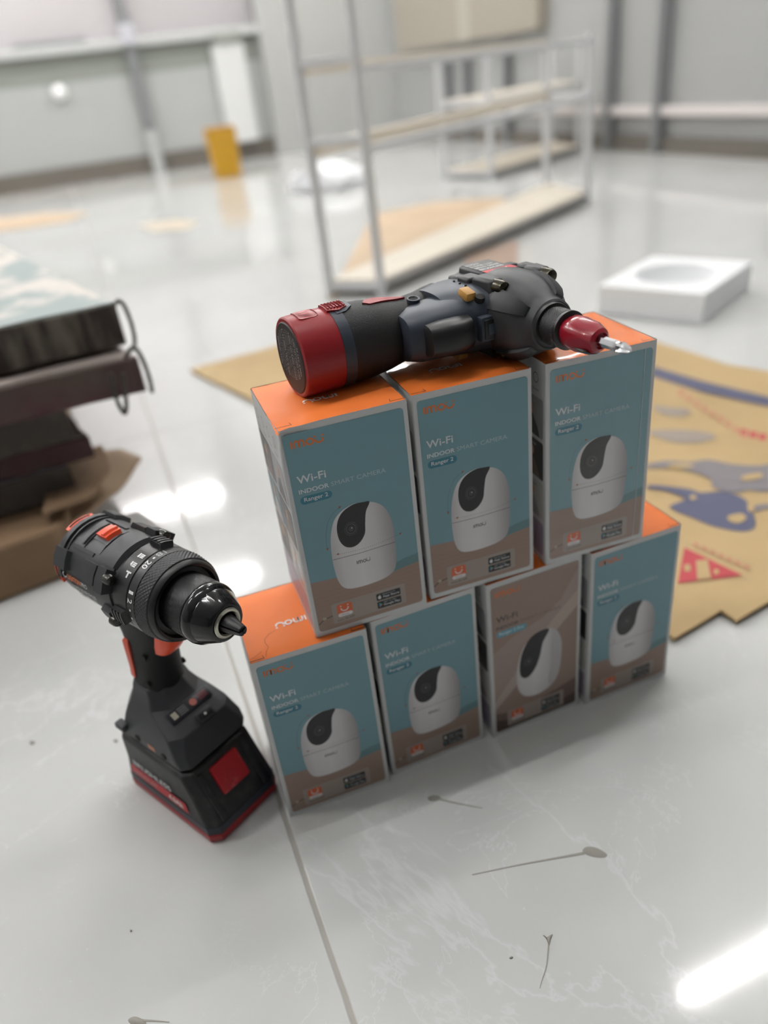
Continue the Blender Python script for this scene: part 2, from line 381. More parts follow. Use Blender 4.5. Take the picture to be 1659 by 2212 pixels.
    ink = wt if not pro else dk; ink2 = lg if not pro else pm('ink_dark_thin', (.16, .12, .1), g)
    P.text('Wi-Fi', 7.3, 122.2, 18.9, 5.4, ink, 2, .012)
    P.text('INDOOR', 7.2, 114.9, 19.8, 3.1, ink, 2, .016)
    P.text('SMART CAMERA', 28.6, 115.0, 37.0, 3.1, ink2, 2, -.012)
    wpl = 21.1 if not pro else 27
    P.poly(rrect(7.1, 106.9, 7.1 + wpl, 112.7, 2.88, 8), pill, 2)
    P.text('Ranger 2' if not pro else 'Ranger 2 Pro', 9.6, 107.9, wpl - 5.2, 3.8, wt, 3, .008)
    # the picture of the camera
    if not pro:
        body = spline([(33.1, 95.7), (41.5, 98.2), (50.5, 97.0), (57.0, 94.2), (62.0, 88.8), (65.1, 80.6), (66.3, 72.1), (66.3, 58), (65.4, 46.2), (63.4, 38.4), (57.4, 34.2), (46.5, 32.4), (33, 32.6), (26.1, 35.2), (22.7, 41.5), (21.2, 52), (21.0, 64), (21.9, 75.3), (24.2, 84.7), (27.4, 91)], 4)
        P.poly(body, art, 3)
        P.poly(spline([(52.0, 96.6), (48.6, 90), (47.0, 81.2), (45.9, 74), (42.1, 68.4), (36.9, 65.9), (31.6, 67.4), (28.3, 72.4), (27.2, 79), (27.9, 86), (30.4, 91.6), (34.7, 95.6), (41.5, 98.0), (48, 97.6)], 4), bk, 4)
        lx, ly, k = 36.9, 80.3, 1
        P.stroke([(21.2, 60.2), (40, 59.6), (66.2, 60.4)], .35, dk, 4)
        for i in range(30): 
            t = i / 29; P.disc(25 + 45 * t, 63.6 - 1.6 * sin(pi * t) + 2.2 * t * t, .26, .26, dk, 4.5, 6)
        for x_, y_ in spline([(31.2, 98.0), (27.2, 96.0), (24.0, 92.6), (21.4, 87.5), (19.8, 82.0), (18.9, 76.0), (18.8, 70.5)], 5, False): P.disc(x_, y_, .24, .24, dk, 4.5, 6)
        for (ax_, ay_, d) in ((25.2, 63.7, 180), (31.8, 98.6, 20), (18.9, 69.6, -90), (70.6, 66.0, 30)):
            P.poly([(ax_ + 1.2 * cos(R(d + e)), ay_ + 1.2 * sin(R(d + e))) for e in (0, 130, 230)], pm('ink_arrow', (.35, .12, .04), g), 4.6)
        brand_logo(P, 37.2, 51.4, 10.2, 2.6, pm('ink_mid', (.16, .13, .13), g), 4)
    else:
        body = spline([(40, 96), (50, 99), (58, 97), (64, 90), (66.5, 78), (66, 60), (63, 44), (56, 35), (44, 31), (32, 34), (25.5, 44), (24, 58), (26, 74), (31, 88)], 4)
        P.poly(body, art, 3); P.poly(spline([(60, 95), (66, 84), (66.8, 68), (64, 46), (57, 36), (54, 44), (57, 62), (57, 80)], 4), cb2, 3.5)
        P.poly(spline([(55, 97.5), (49, 86), (46, 72), (41, 60), (34, 54), (28, 58), (27, 70), (30, 84), (37, 95), (46, 99)], 4), bk, 4)
        lx, ly, k = 35, 71, .9
    P.disc(lx, ly, 4.6 * k, 5.2 * k, bk2, 5); P.disc(lx, ly, 4.1 * k, 4.6 * k, bk, 5.3); P.stroke([(lx + 3.2 * k * cos(R(a)), ly + 3.6 * k * sin(R(a))) for a in range(0, 360, 18)], .35, pm('ink_lens', (.12, .11, .12), g), 5.6, True)
    P.disc(lx, ly, 1.9 * k, 2.1 * k, bk2, 5.6); P.disc(lx + .6, ly + .5, .4, .4, cb2, 6)
    # store badges and the maker's app icon
    P.poly(rrect(14.3, 7.2, 69.4, 24.6, 1.4, 3), bdg, 3.8)
    P.poly(rrect(18.0, 12.6, 29.2, 22.8, 2, 4), rd, 4.2); P.poly(rrect(18.3, 12.0, 28.9, 15.0, 1.4, 4), cb, 4.4)
    P.stroke([(20.9, 19.2)] + arc(23.6, 18.9, 2.6, 180, 360, 10, 2.4) + [(26.3, 19.2)], .9, cb, 4.6); P.disc(21.0, 20.9, .55, .55, cb, 4.6, 8); P.disc(26.2, 20.9, .55, .55, cb, 4.6, 8)
    P.text('imou', 20.8, 12.7, 5.4, 1.5, pm('ink_grey', (.35, .3, .28), g), 4.8); P.text('Imou life APP', 17.4, 8.6, 12.6, 2.0, dk, 4.6)
    for yb, small, big in ((15.9, 'Download on the', 'App Store'), (8.9, 'GET IT ON', 'Google Play')):
        P.poly(rrect(47.4, yb, 65.6, yb + 6.0, .8, 3), bk, 4.2); P.text(small, 52.2, yb + 4.1, 9.5, 1.0, lg, 4.6); P.text(big, 52.2, yb + 1.1, 12.4, 2.2, wt, 4.6, .01)
        if big[0] == 'A':
            P.disc(49.8, yb + 2.6, 1.25, 1.5, wt, 4.6, 14); P.disc(51.2, yb + 3.0, .5, .55, bk, 4.8, 8); P.poly([(49.8, yb + 4.3), (50.6, yb + 5.2), (50.3, yb + 4.3)], wt, 4.7)
        else:
            P.poly([(48.9, yb + 1.1), (48.9, yb + 4.9), (50.1, yb + 3.0)], pm('play_blue', (.05, .35, .6), g), 4.6); P.poly([(48.9, yb + 4.9), (51.6, yb + 3.0), (50.1, yb + 3.0)], pm('play_green', (.05, .5, .2), g), 4.6); P.poly([(48.9, yb + 1.1), (51.6, yb + 3.0), (50.1, yb + 3.0)], pm('play_red', (.6, .08, .05), g), 4.6)
    return P
def side_print():
    P = Print(); dk = pm('side_dark', (.035, .033, .035), 0); br = pm('side_brown', (.17, .10, .07), 0); tl = pm('side_teal', (.10, .20, .25), 0); gy = pm('side_grey', (.36, .36, .37), 0)
    lv = pm('side_lavender', (.40, .34, .44), 0); sk = pm('side_skin', (.60, .33, .18), 0); dd = pm('ink_dark', (.07, .06, .06), 0); pl = pm('side_pale', (.60, .58, .54), 0)
    for i in range(4):
        P.stroke(arc(14 + 18 * i, 148, 3.6, 0, 360, 14), .5, dd, 1); P.text('Smart', 9.5 + 18 * i, 138.5, 9, 2.1, dd, 1)
    for r, (y0, y1) in enumerate(((104, 134), (71, 101), (38, 68))):
        for c, (x0, x1) in enumerate(((4, 40), (43, 78))):
            a = [(dk, br), (tl, pl), (br, dk)][r] if c == 0 else [(gy, dk), (dk, br), (pl, gy)][r]
            P.poly(rrect(x0, y0, x1, y1, 2), a[0], 1); P.poly([(x0 + 6, y0), (x0 + 12, y0 + 13), (x0 + 20, y0 + 16), (x0 + 27, y0 + 7), (x0 + 30, y0)], a[1], 2); P.disc(x0 + 18, y0 + 20, 3.6, 4.4, sk, 2.5, 14)
            P.text('Human Detection' if c else 'Privacy Mode', x0 + 3, y1 - 5, 22, 2.4, pl if a[0] is not pl else dd, 3)
    P.poly(rrect(4, 6, 78, 34, 2), lv, 1)
    for i in range(5): P.stroke([(8 + 14 * i, 10), (12 + 14 * i, 28)], 1.2, pm('side_plum', (.22, .16, .24), 0), 2)
    return P
_cart = {}
def carton(name_kind, x, y, yaw, level, label, glossy=False, pro=False, z=None, crush=0.0, tilt=(0, 0)):
    M = Matrix.Translation((x, y, level * BH + .0006 * level)) @ Euler((R(tilt[0]), R(tilt[1]), R(yaw))).to_matrix().to_4x4()
    root = empty('carton', M, label, 'box', 'camera cartons in the two-row stack')
    # puffed paper body
    bm = bmesh.new(); N = 12; rnd = random.Random(len(label) * 7 + level)
    def face(f, nu, nv, mi, skip=None):
        g = [[bm.verts.new(f(i / nu, j / nv)) for i in range(nu + 1)] for j in range(nv + 1)]
        for j in range(nv):
            for i in range(nu):
                q = bm.faces.new((g[j][i], g[j][i + 1], g[j + 1][i + 1], g[j + 1][i])); q.material_index = mi
    pf = .0006
    def bul(u, v, k=1): return k * pf * (1 - (2 * u - 1) ** 4) * (1 - (2 * v - 1) ** 4)
    face(lambda u, v: (u * BW, 0, v * BH), N, N, 0)
    face(lambda u, v: (u * BW, BD + bul(u, v), v * BH), N, N, 0)
    face(lambda u, v: (0, u * BD, v * BH), N, N, 0)
    face(lambda u, v: (BW + bul(u, v), u * BD, v * BH), N, N, 0)
    face(lambda u, v: (u * BW, v * BD, 0), 1, 1, 0)
    face(lambda u, v: (u * BW, v * BD, BH - .0015), 4, 4, 0)
    bmesh.ops.remove_doubles(bm, verts=bm.verts[:], dist=.00005)
    if crush:
        for v in bm.verts:
            d = (v.co - Vector((0, 0, BH))).length
            if d < .022: v.co += Vector((.5, .35, -.55)) * crush * (1 - d / .022) + Vector((rnd.uniform(0, 1), rnd.uniform(0, 1), rnd.uniform(-1, 1))) * crush * .18
    ob = from_bm('body', bm, wht, root, 30)
    md = ob.modifiers.new('b', 'BEVEL'); md.width = .0009; md.segments = 2; md.limit_method = 'ANGLE'; md.angle_limit = R(50)
    # orange lid, tucked in behind the front edge with two slits
    bm = bmesh.new(); i0 = .0006; n = 18
    lid = []
    for j in range(n + 1):
        row = []
        for i in range(n + 1):
            u, v = i / n, j / n
            px, py = i0 + u * (BW - 2 * i0), .0012 + v * (BD - .0018)
            zz = BH - .0002 + .0009 * (1 - (2 * u - 1) ** 6) * (1 - (2 * v - 1) ** 6) + .00015 * sin(px * 310 + level * 2) * cos(py * 240)
            if v < .07: zz -= .0008 * (1 - v / .07)
            if crush and hypot(px, py) < .026: zz += (-.9 * crush * (1 - hypot(px, py) / .026)) + rnd.uniform(-.0005, .0005)
            row.append(bm.verts.new((px, py, zz)))
        lid.append(row)
    for j in range(n):
        for i in range(n): bm.faces.new((lid[j][i], lid[j][i + 1], lid[j + 1][i + 1], lid[j + 1][i]))
    from_bm('lid', bm, org2 if glossy or level == 1 and 'middle' in label else org, root, 60)
    P = Print(); brand_logo(P, 24.5, 29.0, 24, 5.6, mat('lid_logo_white', (.85, .83, .80), .4), 1, flip=True)
    lz = BH * 1000 + .95
    P.build('lid_logo', lambda u, v, L: (u / 1000, v / 1000, (lz + L * .06) / 1000), root)
    lz2 = BH * 1000 + .55
    for sx in (1, -1):
        P = Print(); a = 42.5 - sx * 42.0; b = 42.5 - sx * 31.5
        P.poly([(a, 1.15), (b, 1.15), (b - sx * .9, 4.6), (b - sx * 1.3, 4.6), (b - sx * .5, 1.85), (a, 1.85)], slit, 1)
        P.build('lid_slit', lambda u, v, L: (u / 1000, v / 1000, lz2 / 1000 + (.0004 if v > 3 else 0)), root)
    if 'beside the drill' in label:
        P = Print(); P.stroke([(12, 1.6), (13.5, 7), (16, 11), (14.5, 16), (15, 21), (19, 25), (24, 27)], .35, mat('crease_brown', (.35, .075, .012), .6), 1); P.stroke([(2, 4.2), (6, 5.6), (10.5, 8.6)], .35, mat('crease_brown', (.35, .075, .012), .6), 1)
        P.build('lid_crease', lambda u, v, L: (u / 1000, v / 1000, (BH * 1000 + .95) / 1000), root)
    key = ('front', pro, glossy)
    def fmap(u, v, L): return (u / 1000, -.00012 - L * .00003, v / 1000)
    def smap(u, v, L): return (-.00012 - L * .00004, BD - u / 1000, v / 1000)
    if key in _cart: link('front_print', _cart[key], root)
    else: _cart[key] = front_print(pro, glossy).build('front_print', fmap, root).data
    if 'side' in _cart: link('side_print', _cart['side'], root)
    else: _cart['side'] = side_print().build('side_print', smap, root).data
    if glossy:
        # the clear wrap's seam line
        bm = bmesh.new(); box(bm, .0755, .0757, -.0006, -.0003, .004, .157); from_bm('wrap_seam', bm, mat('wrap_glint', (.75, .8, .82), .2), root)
    return root
carton('', -.0895, -.0012, -2.54, 0, 'teal camera carton at the left end of the bottom row, beside the drill')
carton('', .0000, .0000, 0.0, 0, 'teal camera carton second from the left in the bottom row')
carton('', .0925, -.0035, -.13, 0, 'brown camera carton, the only brown one, third in the bottom row', pro=True)
carton('', .1825, -.0085, -.6, 0, 'teal camera carton at the right end of the bottom row')
carton('', -.0399, .0018, -2.37, 1, 'teal camera carton with a crushed corner, at the left end of the top row', crush=.0035)
carton('', .0492, .0014, -3.1, 1, 'teal camera carton in the middle of the top row')
carton('', .1444, -.0036, -4.0, 1, 'glossy wrapped teal camera carton at the right end of the top row', glossy=True)

# ================================================================== DRILL (standing)
blk = mat('plastic_charcoal', (.023, .024, .0265), .48, bump=(900, .1, .0002))
blk2 = mat('plastic_black', (.009, .009, .010), .38)
rub = mat('rubber_black', (.005, .005, .0055), .62, spec=.3, bump=(1500, .5, .0004))
glo = mat('chuck_gloss_black', (.006, .006, .007), .13)
ored = mat('orange_red_plastic', (.80, .085, .028), .38)
steel = mat('chuck_steel', (.42, .40, .34), .28, metal=1)
scr = mat('screw_black_metal', (.06, .06, .055), .25, metal=.8)
gry = mat('plastic_grey_dusty', (.034, .035, .039), .52, bump=(500, .12, .0002))
drk = mat('battery_black_dusty', (.011, .011, .012), .5, spots=(55, (.045, .042, .036), .5, .8))
dred = mat('battery_red', (.30, .008, .012), .42)
bred = mat('battery_button_red', (.42, .012, .018), .45, spots=(160, (.50, .12, .12), .62, .85))
navy = mat('battery_navy', (.018, .022, .034), .45)
inkw = mat('ink_tool_white', (.75, .75, .75), .5); inkg = mat('ink_tool_grey', (.3, .3, .3), .5); inko = mat('ink_tool_orange', (.70, .16, .03), .5); inkr = mat('ink_tool_red', (.5, .02, .03), .5)
def frame(O, fx, fy, fz):
    return Matrix(((fx[0], fy[0], fz[0], O[0]), (fx[1], fy[1], fz[1], O[1]), (fx[2], fy[2], fz[2], O[2]), (0, 0, 0, 1)))
fx = Vector((.493, -.870, 0)).normalized(); fz = Vector((0, 0, 1)); fy = fz.cross(fx)
D = empty('cordless_drill', frame((-.1575, .0896, .0), fx, fy, fz), 'black and orange cordless drill standing upright on its battery', 'drill')
AX = .2155
HM = Matrix.Translation((0, 0, AX)) @ Matrix.Rotation(R(1.6), 4, 'Y') @ Matrix.Rotation(R(10), 4, 'X')   # the head, features turned a little towards the box
def cylmap(r, x0=0, a0=0, sgn=1):
    """letters: u runs around (degrees*r), v along -x; printed on a cylinder about x"""
    return lambda u, v, L: (x0 + v, -(r + .0001 * L) * sin(R(a0) + u / r), (r + .0001 * L) * cos(R(a0) + u / r))
# motor housing
bm = bmesh.new()
def hous(x, r): return [(x, y, z) for y, z in sup(0, 0, r, r, 2.35, 48)]
loft(bm, [hous(-.033, .018), hous(-.0325, .024), hous(-.030, .027), hous(-.026, .0285), hous(-.010, .0292), (hous(.014, .0296)), hous(.020, .0300), hous(.030, .0302), hous(.0405, .0302), hous(.041, .0290), hous(.0445, .0290)])
from_bm('motor_housing', bm, blk, D, 35, HM)
# raised rear band, ribs and seams
def pp(name, args, m, parent=D, M=HM):
    bm = bmesh.new(); patch(bm, *args); return from_bm(name, bm, m, parent, 30, M)
pp('rear_collar', (-.024, -.018, -62, 80, .0275, .0318, 14, 0, .001), blk); pp('rear_collar', (-.0165, -.0145, -62, 66, .0285, .0312, 14, 0, .0005), blk)
for s in (1, -1):
    pp('housing_block', (-.029, -.006, 38 * s, 63 * s, .0265, .0340, 2, 0, .0045), blk)
    pp('screw_boss', (.010, .0300, 36 * s, 60 * s, .0285, .0352, 2, 0, .0030), blk)
    pp('screw_boss', (.0295, .0425, 34 * s, 62 * s, .0285, .0372, 2, 0, .0018), blk)
    pp('screw_boss', (.028, .043, 88 * s, 112 * s, .029, .0348, 4, 0, .003), blk)
    pp('housing_fin', (-.012, .016, 26 * s, 31 * s, .029, .0315, 2, 0, .002), blk)
pp('top_rib', (.021, .0425, -31, 31, .0295, .0328, 14, 0, .0022), blk)
pp('top_rib', (-.006, -.001, -22, 22, .029, .0312, 10, 0, .0012), blk)
bm = bmesh.new()
for s in (1, -1): patch(bm, .004, .016, 46 * s, 56 * s, .0285, .0306, 3)
patch(bm, -.0005, .0005, -30, 30, .029, .03065, 8); patch(bm, .0188, .0192, -60, 60, .029, .0310, 10)
split_bm('vent_slot', bm, mat('deep_black', (.003, .003, .003), .8), D, 35, HM)
for a0, a1, nm in ((-26, 16, 1), (56, 96, 2), (-96, -60, 3)):
    bm = bmesh.new(); patch(bm, -.031, -.0245, a0, a1, .026, .0303, 8, 0, .0012)
    o = from_bm('rear_vent_trim', bm, ored, D, 35, HM); o['label'] = 'orange vent trim'
    bm = bmesh.new(); patch(bm, -.0285, -.027, a0 + 5, a1 - 5, .030, .0306, 6); from_bm('vent_slot', bm, MATS['deep_black'], o, 35)
bm = bmesh.new(); patch(bm, .001, .0185, -23, 9, .0292, .0300, 8); from_bm('switch_recess', bm, mat('recess_grey', (.10, .10, .105), .6), D, 35, HM)
bm = bmesh.new(); patch(bm, .0025, .016, -18, 4, .029, .0330, 8, 0, .0012); patch(bm, .0085, .013, -17, 3, .0328, .0345, 8, 0, .0012)
o = from_bm('speed_switch', bm, ored, D, 35, HM); o['label'] = 'orange sliding speed switch'
for a in (44, -44, 99, -99):
    bm = bmesh.new(); rr = .0352; c = Vector((0, -rr * sin(R(a)) * .97, rr * cos(R(a)) * .97))
    lathe(bm, [(.040, .0040), (.0442, .0040), (.0456, .0035), (.0462, .0020)], 20)
    for k in (0, 90): box(bm, .0456, .0463, -.0022, .0022, -.0005, .0005, M=Matrix.Rotation(R(k + 20), 4, 'X'))
    from_bm('screw', bm, scr, D, 40, HM @ Matrix.Translation(c))
# mode and torque rings
bm = bmesh.new(); lathe(bm, [(.0445, .0290), (.0450, .0306), (.0455, .0310), (.0585, .0307), (.0590, .0300)], 72)
o = from_bm('mode_ring', bm, blk2, D, 35, HM)
bm = bmesh.new()
for a in (84, -30):
    patch(bm, .0455, .0585, a - 9, a + 9, .0300, .0340, 4, 0, .001)
    for k in range(4): patch(bm, .0455 + .0035 * k, .0473 + .0035 * k, a - 8, a + 8, .0338, .0350, 4)
    from_bm('grip_tab', bm, blk, o, 35); bm = bmesh.new()
bm.free()
P = Print()
r = .0309
def ringtext(P, t, adeg, x, w, h, m=inkw, bold=.02):  # letters read with their tops towards +x's opposite side
    P.text(t, R(adeg) * r - w / 2, x, w, h, m, 1, bold)
P.text('T', R(30) * r + .0022, -.0565, .0052, .0046, inkw, 1, .05, pi / 2)
for a, t in ((16, 1), (2, 2)):
    c0_ = R(a) * r
    for k in range(3): P.poly([(c0_ + .0012 * (k - 1) - .00045, -.0562), (c0_ + .0012 * (k - 1) + .00045, -.0562), (c0_ + .0012 * (k - 1) + .00045, -.0525), (c0_ + .0012 * (k - 1) - .00045, -.0530)], inkw, 1)
    P.poly([(c0_ - .0018, -.0522), (c0_ + .0018, -.0522), (c0_ + (.0006 if t == 1 else .0018), -.0505), (c0_ - .0018, -.0508)], inkw, 1)
P.build('mode_marks', lambda u, v, L: (-v, -(r + .00015) * sin(u / r), (r + .00015) * cos(u / r)), o)
def knurl(a0, nx, na, amp, x0, x1, xs, xe):
    def f(x, a, rr):
        if x < xs or x > xe: return rr
        t = (x - x0) / (x1 - x0) * nx; s = a / (2 * pi) * na
        return rr + amp * (abs(((t + s) % 1) - .5) + abs(((t - s) % 1) - .5) - .5)
    return f
bm = bmesh.new()
lathe(bm, [(.0600, .0300), (.0602, .0309), (.0675, .0309), (.0680, .0300)], 72)
o = from_bm('torque_ring', bm, blk2, D, 35, HM)
bm = bmesh.new(); NX = 36
lathe(bm, [(.0682, .0296)] + [(.0686 + .0105 * i / NX, .0310 - .0014 * i / NX) for i in range(NX + 1)] + [(.0795, .0285)], 300, 0, True, knurl(0, 4.5, 64, .0009, .0686, .0811, .0686, .0811))
from_bm('knurled_band', bm, blk, o, 60)
P = Print()
for t, a in (('20', 9), ('18', -14), ('1', 47), ('2', 58)):
    w = .0066 if len(t) == 2 else .0020 if t == '1' else .0032
    P.text(t, R(a) * r - w / 2, .0611, w, .0046, inkw if a > 0 else inkg, 1, .01)
for a in (-3, 70, 82): P.poly([(R(a) * r - .0008, .0628), (R(a) * r + .0008, .0628), (R(a) * r + .0008, .0643), (R(a) * r - .0008, .0643)], inkw, 1)
P.build('torque_numbers', lambda u, v, L: (v, -(r + .00012) * sin(u / r), (r + .00012) * cos(u / r)), o)
bm = bmesh.new(); lathe(bm, [(.0793, .0282), (.0797, .0288), (.0828, .0280), (.0838, .0270), (.0834, .0252), (.0815, .0244), (.0770, .0235), (.0765, .01)], 72); from_bm('front_rim', bm, blk2, o, 35)
# chuck
bm = bmesh.new(); NX = 44
lathe(bm, [(.076, .0200)] + [(.079 + .022 * i / NX, .0205) for i in range(NX + 1)] + [(.1025, .0190)], 330, 0, True, knurl(0, 15, 100, .0008, .079, .101, .079, .101))
o = from_bm('chuck', bm, mat('knurl_black', (.012, .012, .013), .4), D, 60, HM)
bm = bmesh.new(); prof = [(.1010, .0196), (.1014, .0205), (.1030, .0211), (.1052, .0212), (.1076, .0206), (.1090, .0196), (.1096, .0192)]
lathe(bm, prof, 80, 0, False); lathe(bm, [(.1096, .0192), (.1100, .0188), (.1112, .0187), (.1205, .0142), (.1218, .0134), (.1226, .0122), (.1222, .0108), (.120, .0106)], 96, 0, False, lambda x, a, q: q if x < .1105 or x > .1204 else q - .0005 * max(0, cos(a * 8)) ** 6)
bmesh.ops.remove_doubles(bm, verts=bm.verts[:], dist=.00002)
from_bm('chuck_sleeve', bm, glo, o, 30)
bm = bmesh.new(); lathe(bm, [(.118, .0106), (.1228, .0106), (.1236, .0099), (.1238, .0084), (.1228, .0074), (.118, .0070)], 48, 0, False); from_bm('chuck_nose', bm, steel, o, 30)
bm = bmesh.new()
for k in range(3):
    secs = []
    for x, q in ((.118, .0066), (.1245, .0060), (.1370, .0034), (.1374, .0030), (.1368, .0018)):
        s = [(x, 0, 0)] + [(x, -q * sin(R(k * 120 + a)), q * cos(R(k * 120 + a))) for a in range(-54, 55, 12)]
        secs.append(s)
    loft(bm, secs)
from_bm('chuck_jaws', bm, blk2, o, 30)
# handle
def hsec(z, cx, rx, ry, n=2.5, cy=0): return [(cx + x, y + cy, z) for x, y in sup(0, 0, rx, ry, n, 44)]
bm = bmesh.new()
loft(bm, [hsec(.092, .006, .0225, .0185), hsec(.098, .006, .0210, .0178), hsec(.115, .008, .0195, .0172), hsec(.135, .012, .0190, .0170), hsec(.152, .016, .0205, .0165), hsec(.165, .019, .026, .0165), hsec(.178, .020, .031, .0175), hsec(.190, .016, .032, .020), hsec(.205, .012, .030, .022)])
from_bm('grip', bm, rub, D, 40)
bm = bmesh.new(); 
for s in (-1, 1):
    sec = []
    for z, x0, x1 in ((.118, -.002, .001), (.121, -.0025, .0050), (.130, .000, .0080), (.148, .002, .0110), (.158, .0035, .0130), (.161, .006, .0125)):
        k = .118 < z < .161
        sec.append([(x0, s * (.0120), z), (x1, s * .0120, z), (x1, s * (.0180 if k else .0168), z), (x0 + .001, s * (.0171 if k else .0160), z)])
    loft(bm, sec)
for o in split_bm('grip_inlay', bm, mat('orange_dull', (.62, .075, .03), .5, bump=(700, .3, .0003)), D, 40): o['label'] = 'orange side inlay of the grip'
def hole(x, y, z, q, parent=D, turn=90, depth=.0012):
    bm = bmesh.new(); lathe(bm, [(-depth, q), (.0006, q)], 18)
    from_bm('screw_hole', bm, mat('deep_black', (.003, .003, .003), .8), parent, 40, Matrix.Translation((x, y, z)) @ Matrix.Rotation(R(turn), 4, 'Z'))
for s in (-1, 1): hole(.027, s * .0160, .150, .0026, turn=90 * s); hole(.020, s * .0168, .120, .0026, turn=90 * s)
# trigger
bm = bmesh.new()
sec = []
for z, x0, x1, ry in ((.1510, .018, .034, .007), (.1530, .016, .0445, .0102), (.162, .016, .0520, .0115), (.176, .018, .0560, .0118), (.184, .020, .0560, .0112), (.192, .024, .0530, .0098)):
    sec.append([((x0 + x1) / 2 + x, y, z) for x, y in sup(0, 0, (x1 - x0) / 2, ry, 3.2, 28)])
loft(bm, sec); o = from_bm('trigger', bm, ored, D, 40); o['label'] = 'orange trigger'
# base plate of the handle above the battery
bm = bmesh.new()
def bsec(z, x0, x1, y0, y1, ch, chr_=None):
    c2_ = chr_ or ch
    return [(x0 + c2_, y0, z), (x1 - ch, y0, z), (x1, y0 + ch, z), (x1, y1 - ch, z), (x1 - ch, y1, z), (x0 + c2_, y1, z), (x0, y1 - c2_, z), (x0, y0 + c2_, z)]
loft(bm, [bsec(.062, -.022, .062, -.0315, .0315, .006, .010), bsec(.064, -.024, .063, -.033, .033, .006, .010), bsec(.073, -.024, .060, -.033, .033, .006, .012), bsec(.086, -.0225, .055, -.0295, .0295, .009, .014), bsec(.092, -.0205, .044, -.0270, .0270, .010, .014), bsec(.098, -.0185, .034, -.0235, .0235, .012, .014), bsec(.106, -.0150, .0285, -.0198, .0198, .010, .012), bsec(.1135, -.0128, .0265, -.0182, .0182, .010, .011)])
pl_ = from_bm('base_plate', bm, gry, D, 25); bv = pl_.modifiers.new('b', 'BEVEL'); bv.width = .0012; bv.segments = 2; bv.limit_method = 'ANGLE'
# slanted control panel at the front of the base plate
sl = Matrix.Translation((.0392, 0, .0955)) @ Matrix.Rotation(R(31), 4, 'Y')
bm = bmesh.new(); box(bm, -.0052, .0052, -.0195, .0195, -.001, .0008, .0007); cp = from_bm('control_panel', bm, mat('panel_dark', (.012, .012, .018), .35), D, 30, sl)
P = Print(); P.disc(0, .0035, .0030, .0030, mat('button_coral', (.55, .16, .12), .5), 2)
P.poly([(-.0028, -.0165), (.0028, -.0165), (.0028, -.0120), (-.0028, -.0120)], mat('ink_cream', (.42, .38, .30), .5), 1); P.stroke([(-.0018, -.0148), (.0018, -.0148)], .0006, inkg, 1)
for k in range(4): P.stroke([(-.0028 + .0018 * k, -.0105), (-.0028 + .0018 * k, -.0030)], .0004, inkg, 1)
for k in range(3): P.stroke([(-.0022 + .002 * k, .0085), (-.0022 + .002 * k, .0165)], .0005, inkr, 1)
P.build('panel_marks', lambda u, v, L: (u, v, .0009 + .0001 * L), cp)
bm = bmesh.new(); box(bm, -.0042, .0042, -.0075, .0075, -.003, .0018, .001); box(bm, -.0026, .0026, -.0058, .0058, .0012, .0022, .0005, 1); 
wl = from_bm('work_light', bm, [gry, blk2], D, 30, Matrix.Translation((.0508, .004, .0885)) @ Matrix.Rotation(R(36), 4, 'Y'))
bm = bmesh.new(); lathe(bm, [(.0, .0011), (.0006, .0008)], 12); from_bm('bulb', bm, mat('led_white', (.8, .8, .75), .3), wl, 30, Matrix.Translation((0, 0, .0023)) @ Matrix.Rotation(R(-90), 4, 'Y'))
for x in (.006, .040): hole(x, -.0331, .070, .0030, turn=-90)
P = Print(); P.poly([(.020, .0675), (.029, .0675), (.029, .0725), (.020, .0725)], mat('sticker_orange', (.45, .17, .08), .5), 0); P.build('sticker', lambda u, v, L: (u, -.0334, v), D)
bm = bmesh.new(); box(bm, -.018, -.006, -.0375, -.0300, .071, .0775, .0018); from_bm('hook_stub', bm, gry, D, 30)
# battery
bm = bmesh.new()
loft(bm, [bsec(.0125, -.030, .0845, -.0350, .0350, .007), bsec(.020, -.030, .0832, -.0345, .0345, .007), bsec(.036, -.029, .0785, -.0335, .0335, .009), bsec(.057, -.027, .0670, -.0325, .0325, .007), bsec(.0605, -.026, .0645, -.031, .031, .006)])
bt = from_bm('battery', bm, drk, D, 20, Matrix.Translation((0, -.0026, 0))); bv = bt.modifiers.new('b', 'BEVEL'); bv.width = .0016; bv.segments = 2; bv.limit_method = 'ANGLE'
bm = bmesh.new(); loft(bm, [bsec(.0, -.028, .0825, -.0335, .0335, .007), bsec(.002, -.030, .0848, -.0352, .0352, .007), bsec(.0085, -.0305, .0854, -.0356, .0356, .007), bsec(.0095, -.030, .0846, -.0350, .0350, .007)])
o = from_bm('base_rim', bm, dred, bt, 20); o['label'] = 'dark red bottom rim'
bm = bmesh.new(); loft(bm, [bsec(.0095, -.0302, .0850, -.0352, .0352, .007), bsec(.0165, -.0302, .0845, -.0350, .0350, .007)]); from_bm('base_band', bm, navy, bt, 20)
ang = atan2(.0115, .021)
bm = bmesh.new(); box(bm, -.0135, .0135, -.0015, .0030, -.0125, .0125, .0022, 0)
MB = Matrix.Translation((.0730, 0, .0455)) @ Matrix.Rotation(-ang, 4, 'Y') @ Matrix.Rotation(R(90), 4, 'Z') @ Matrix.Diagonal((1, -1, 1, 1))
from_bm('release_button', bm, bred, bt, 30, MB)['label'] = 'red ribbed battery release button'
bm = bmesh.new()
for k in range(7): box(bm, -.0100, .0100, -.0036, -.0028, -.0078 + .0024 * k, -.0068 + .0024 * k, .0003)
split_bm('button_rib', bm, bred, bt, 30, MB)
bm = bmesh.new(); 
for s in (-1, 1): box(bm, s * .0215 - .003, s * .0215 + .003, -.0014, .0012, -.028, .014, .0014, 0)
box(bm, -.0245, .0245, -.0012, .001, .0145, .0175, .0008, 0)
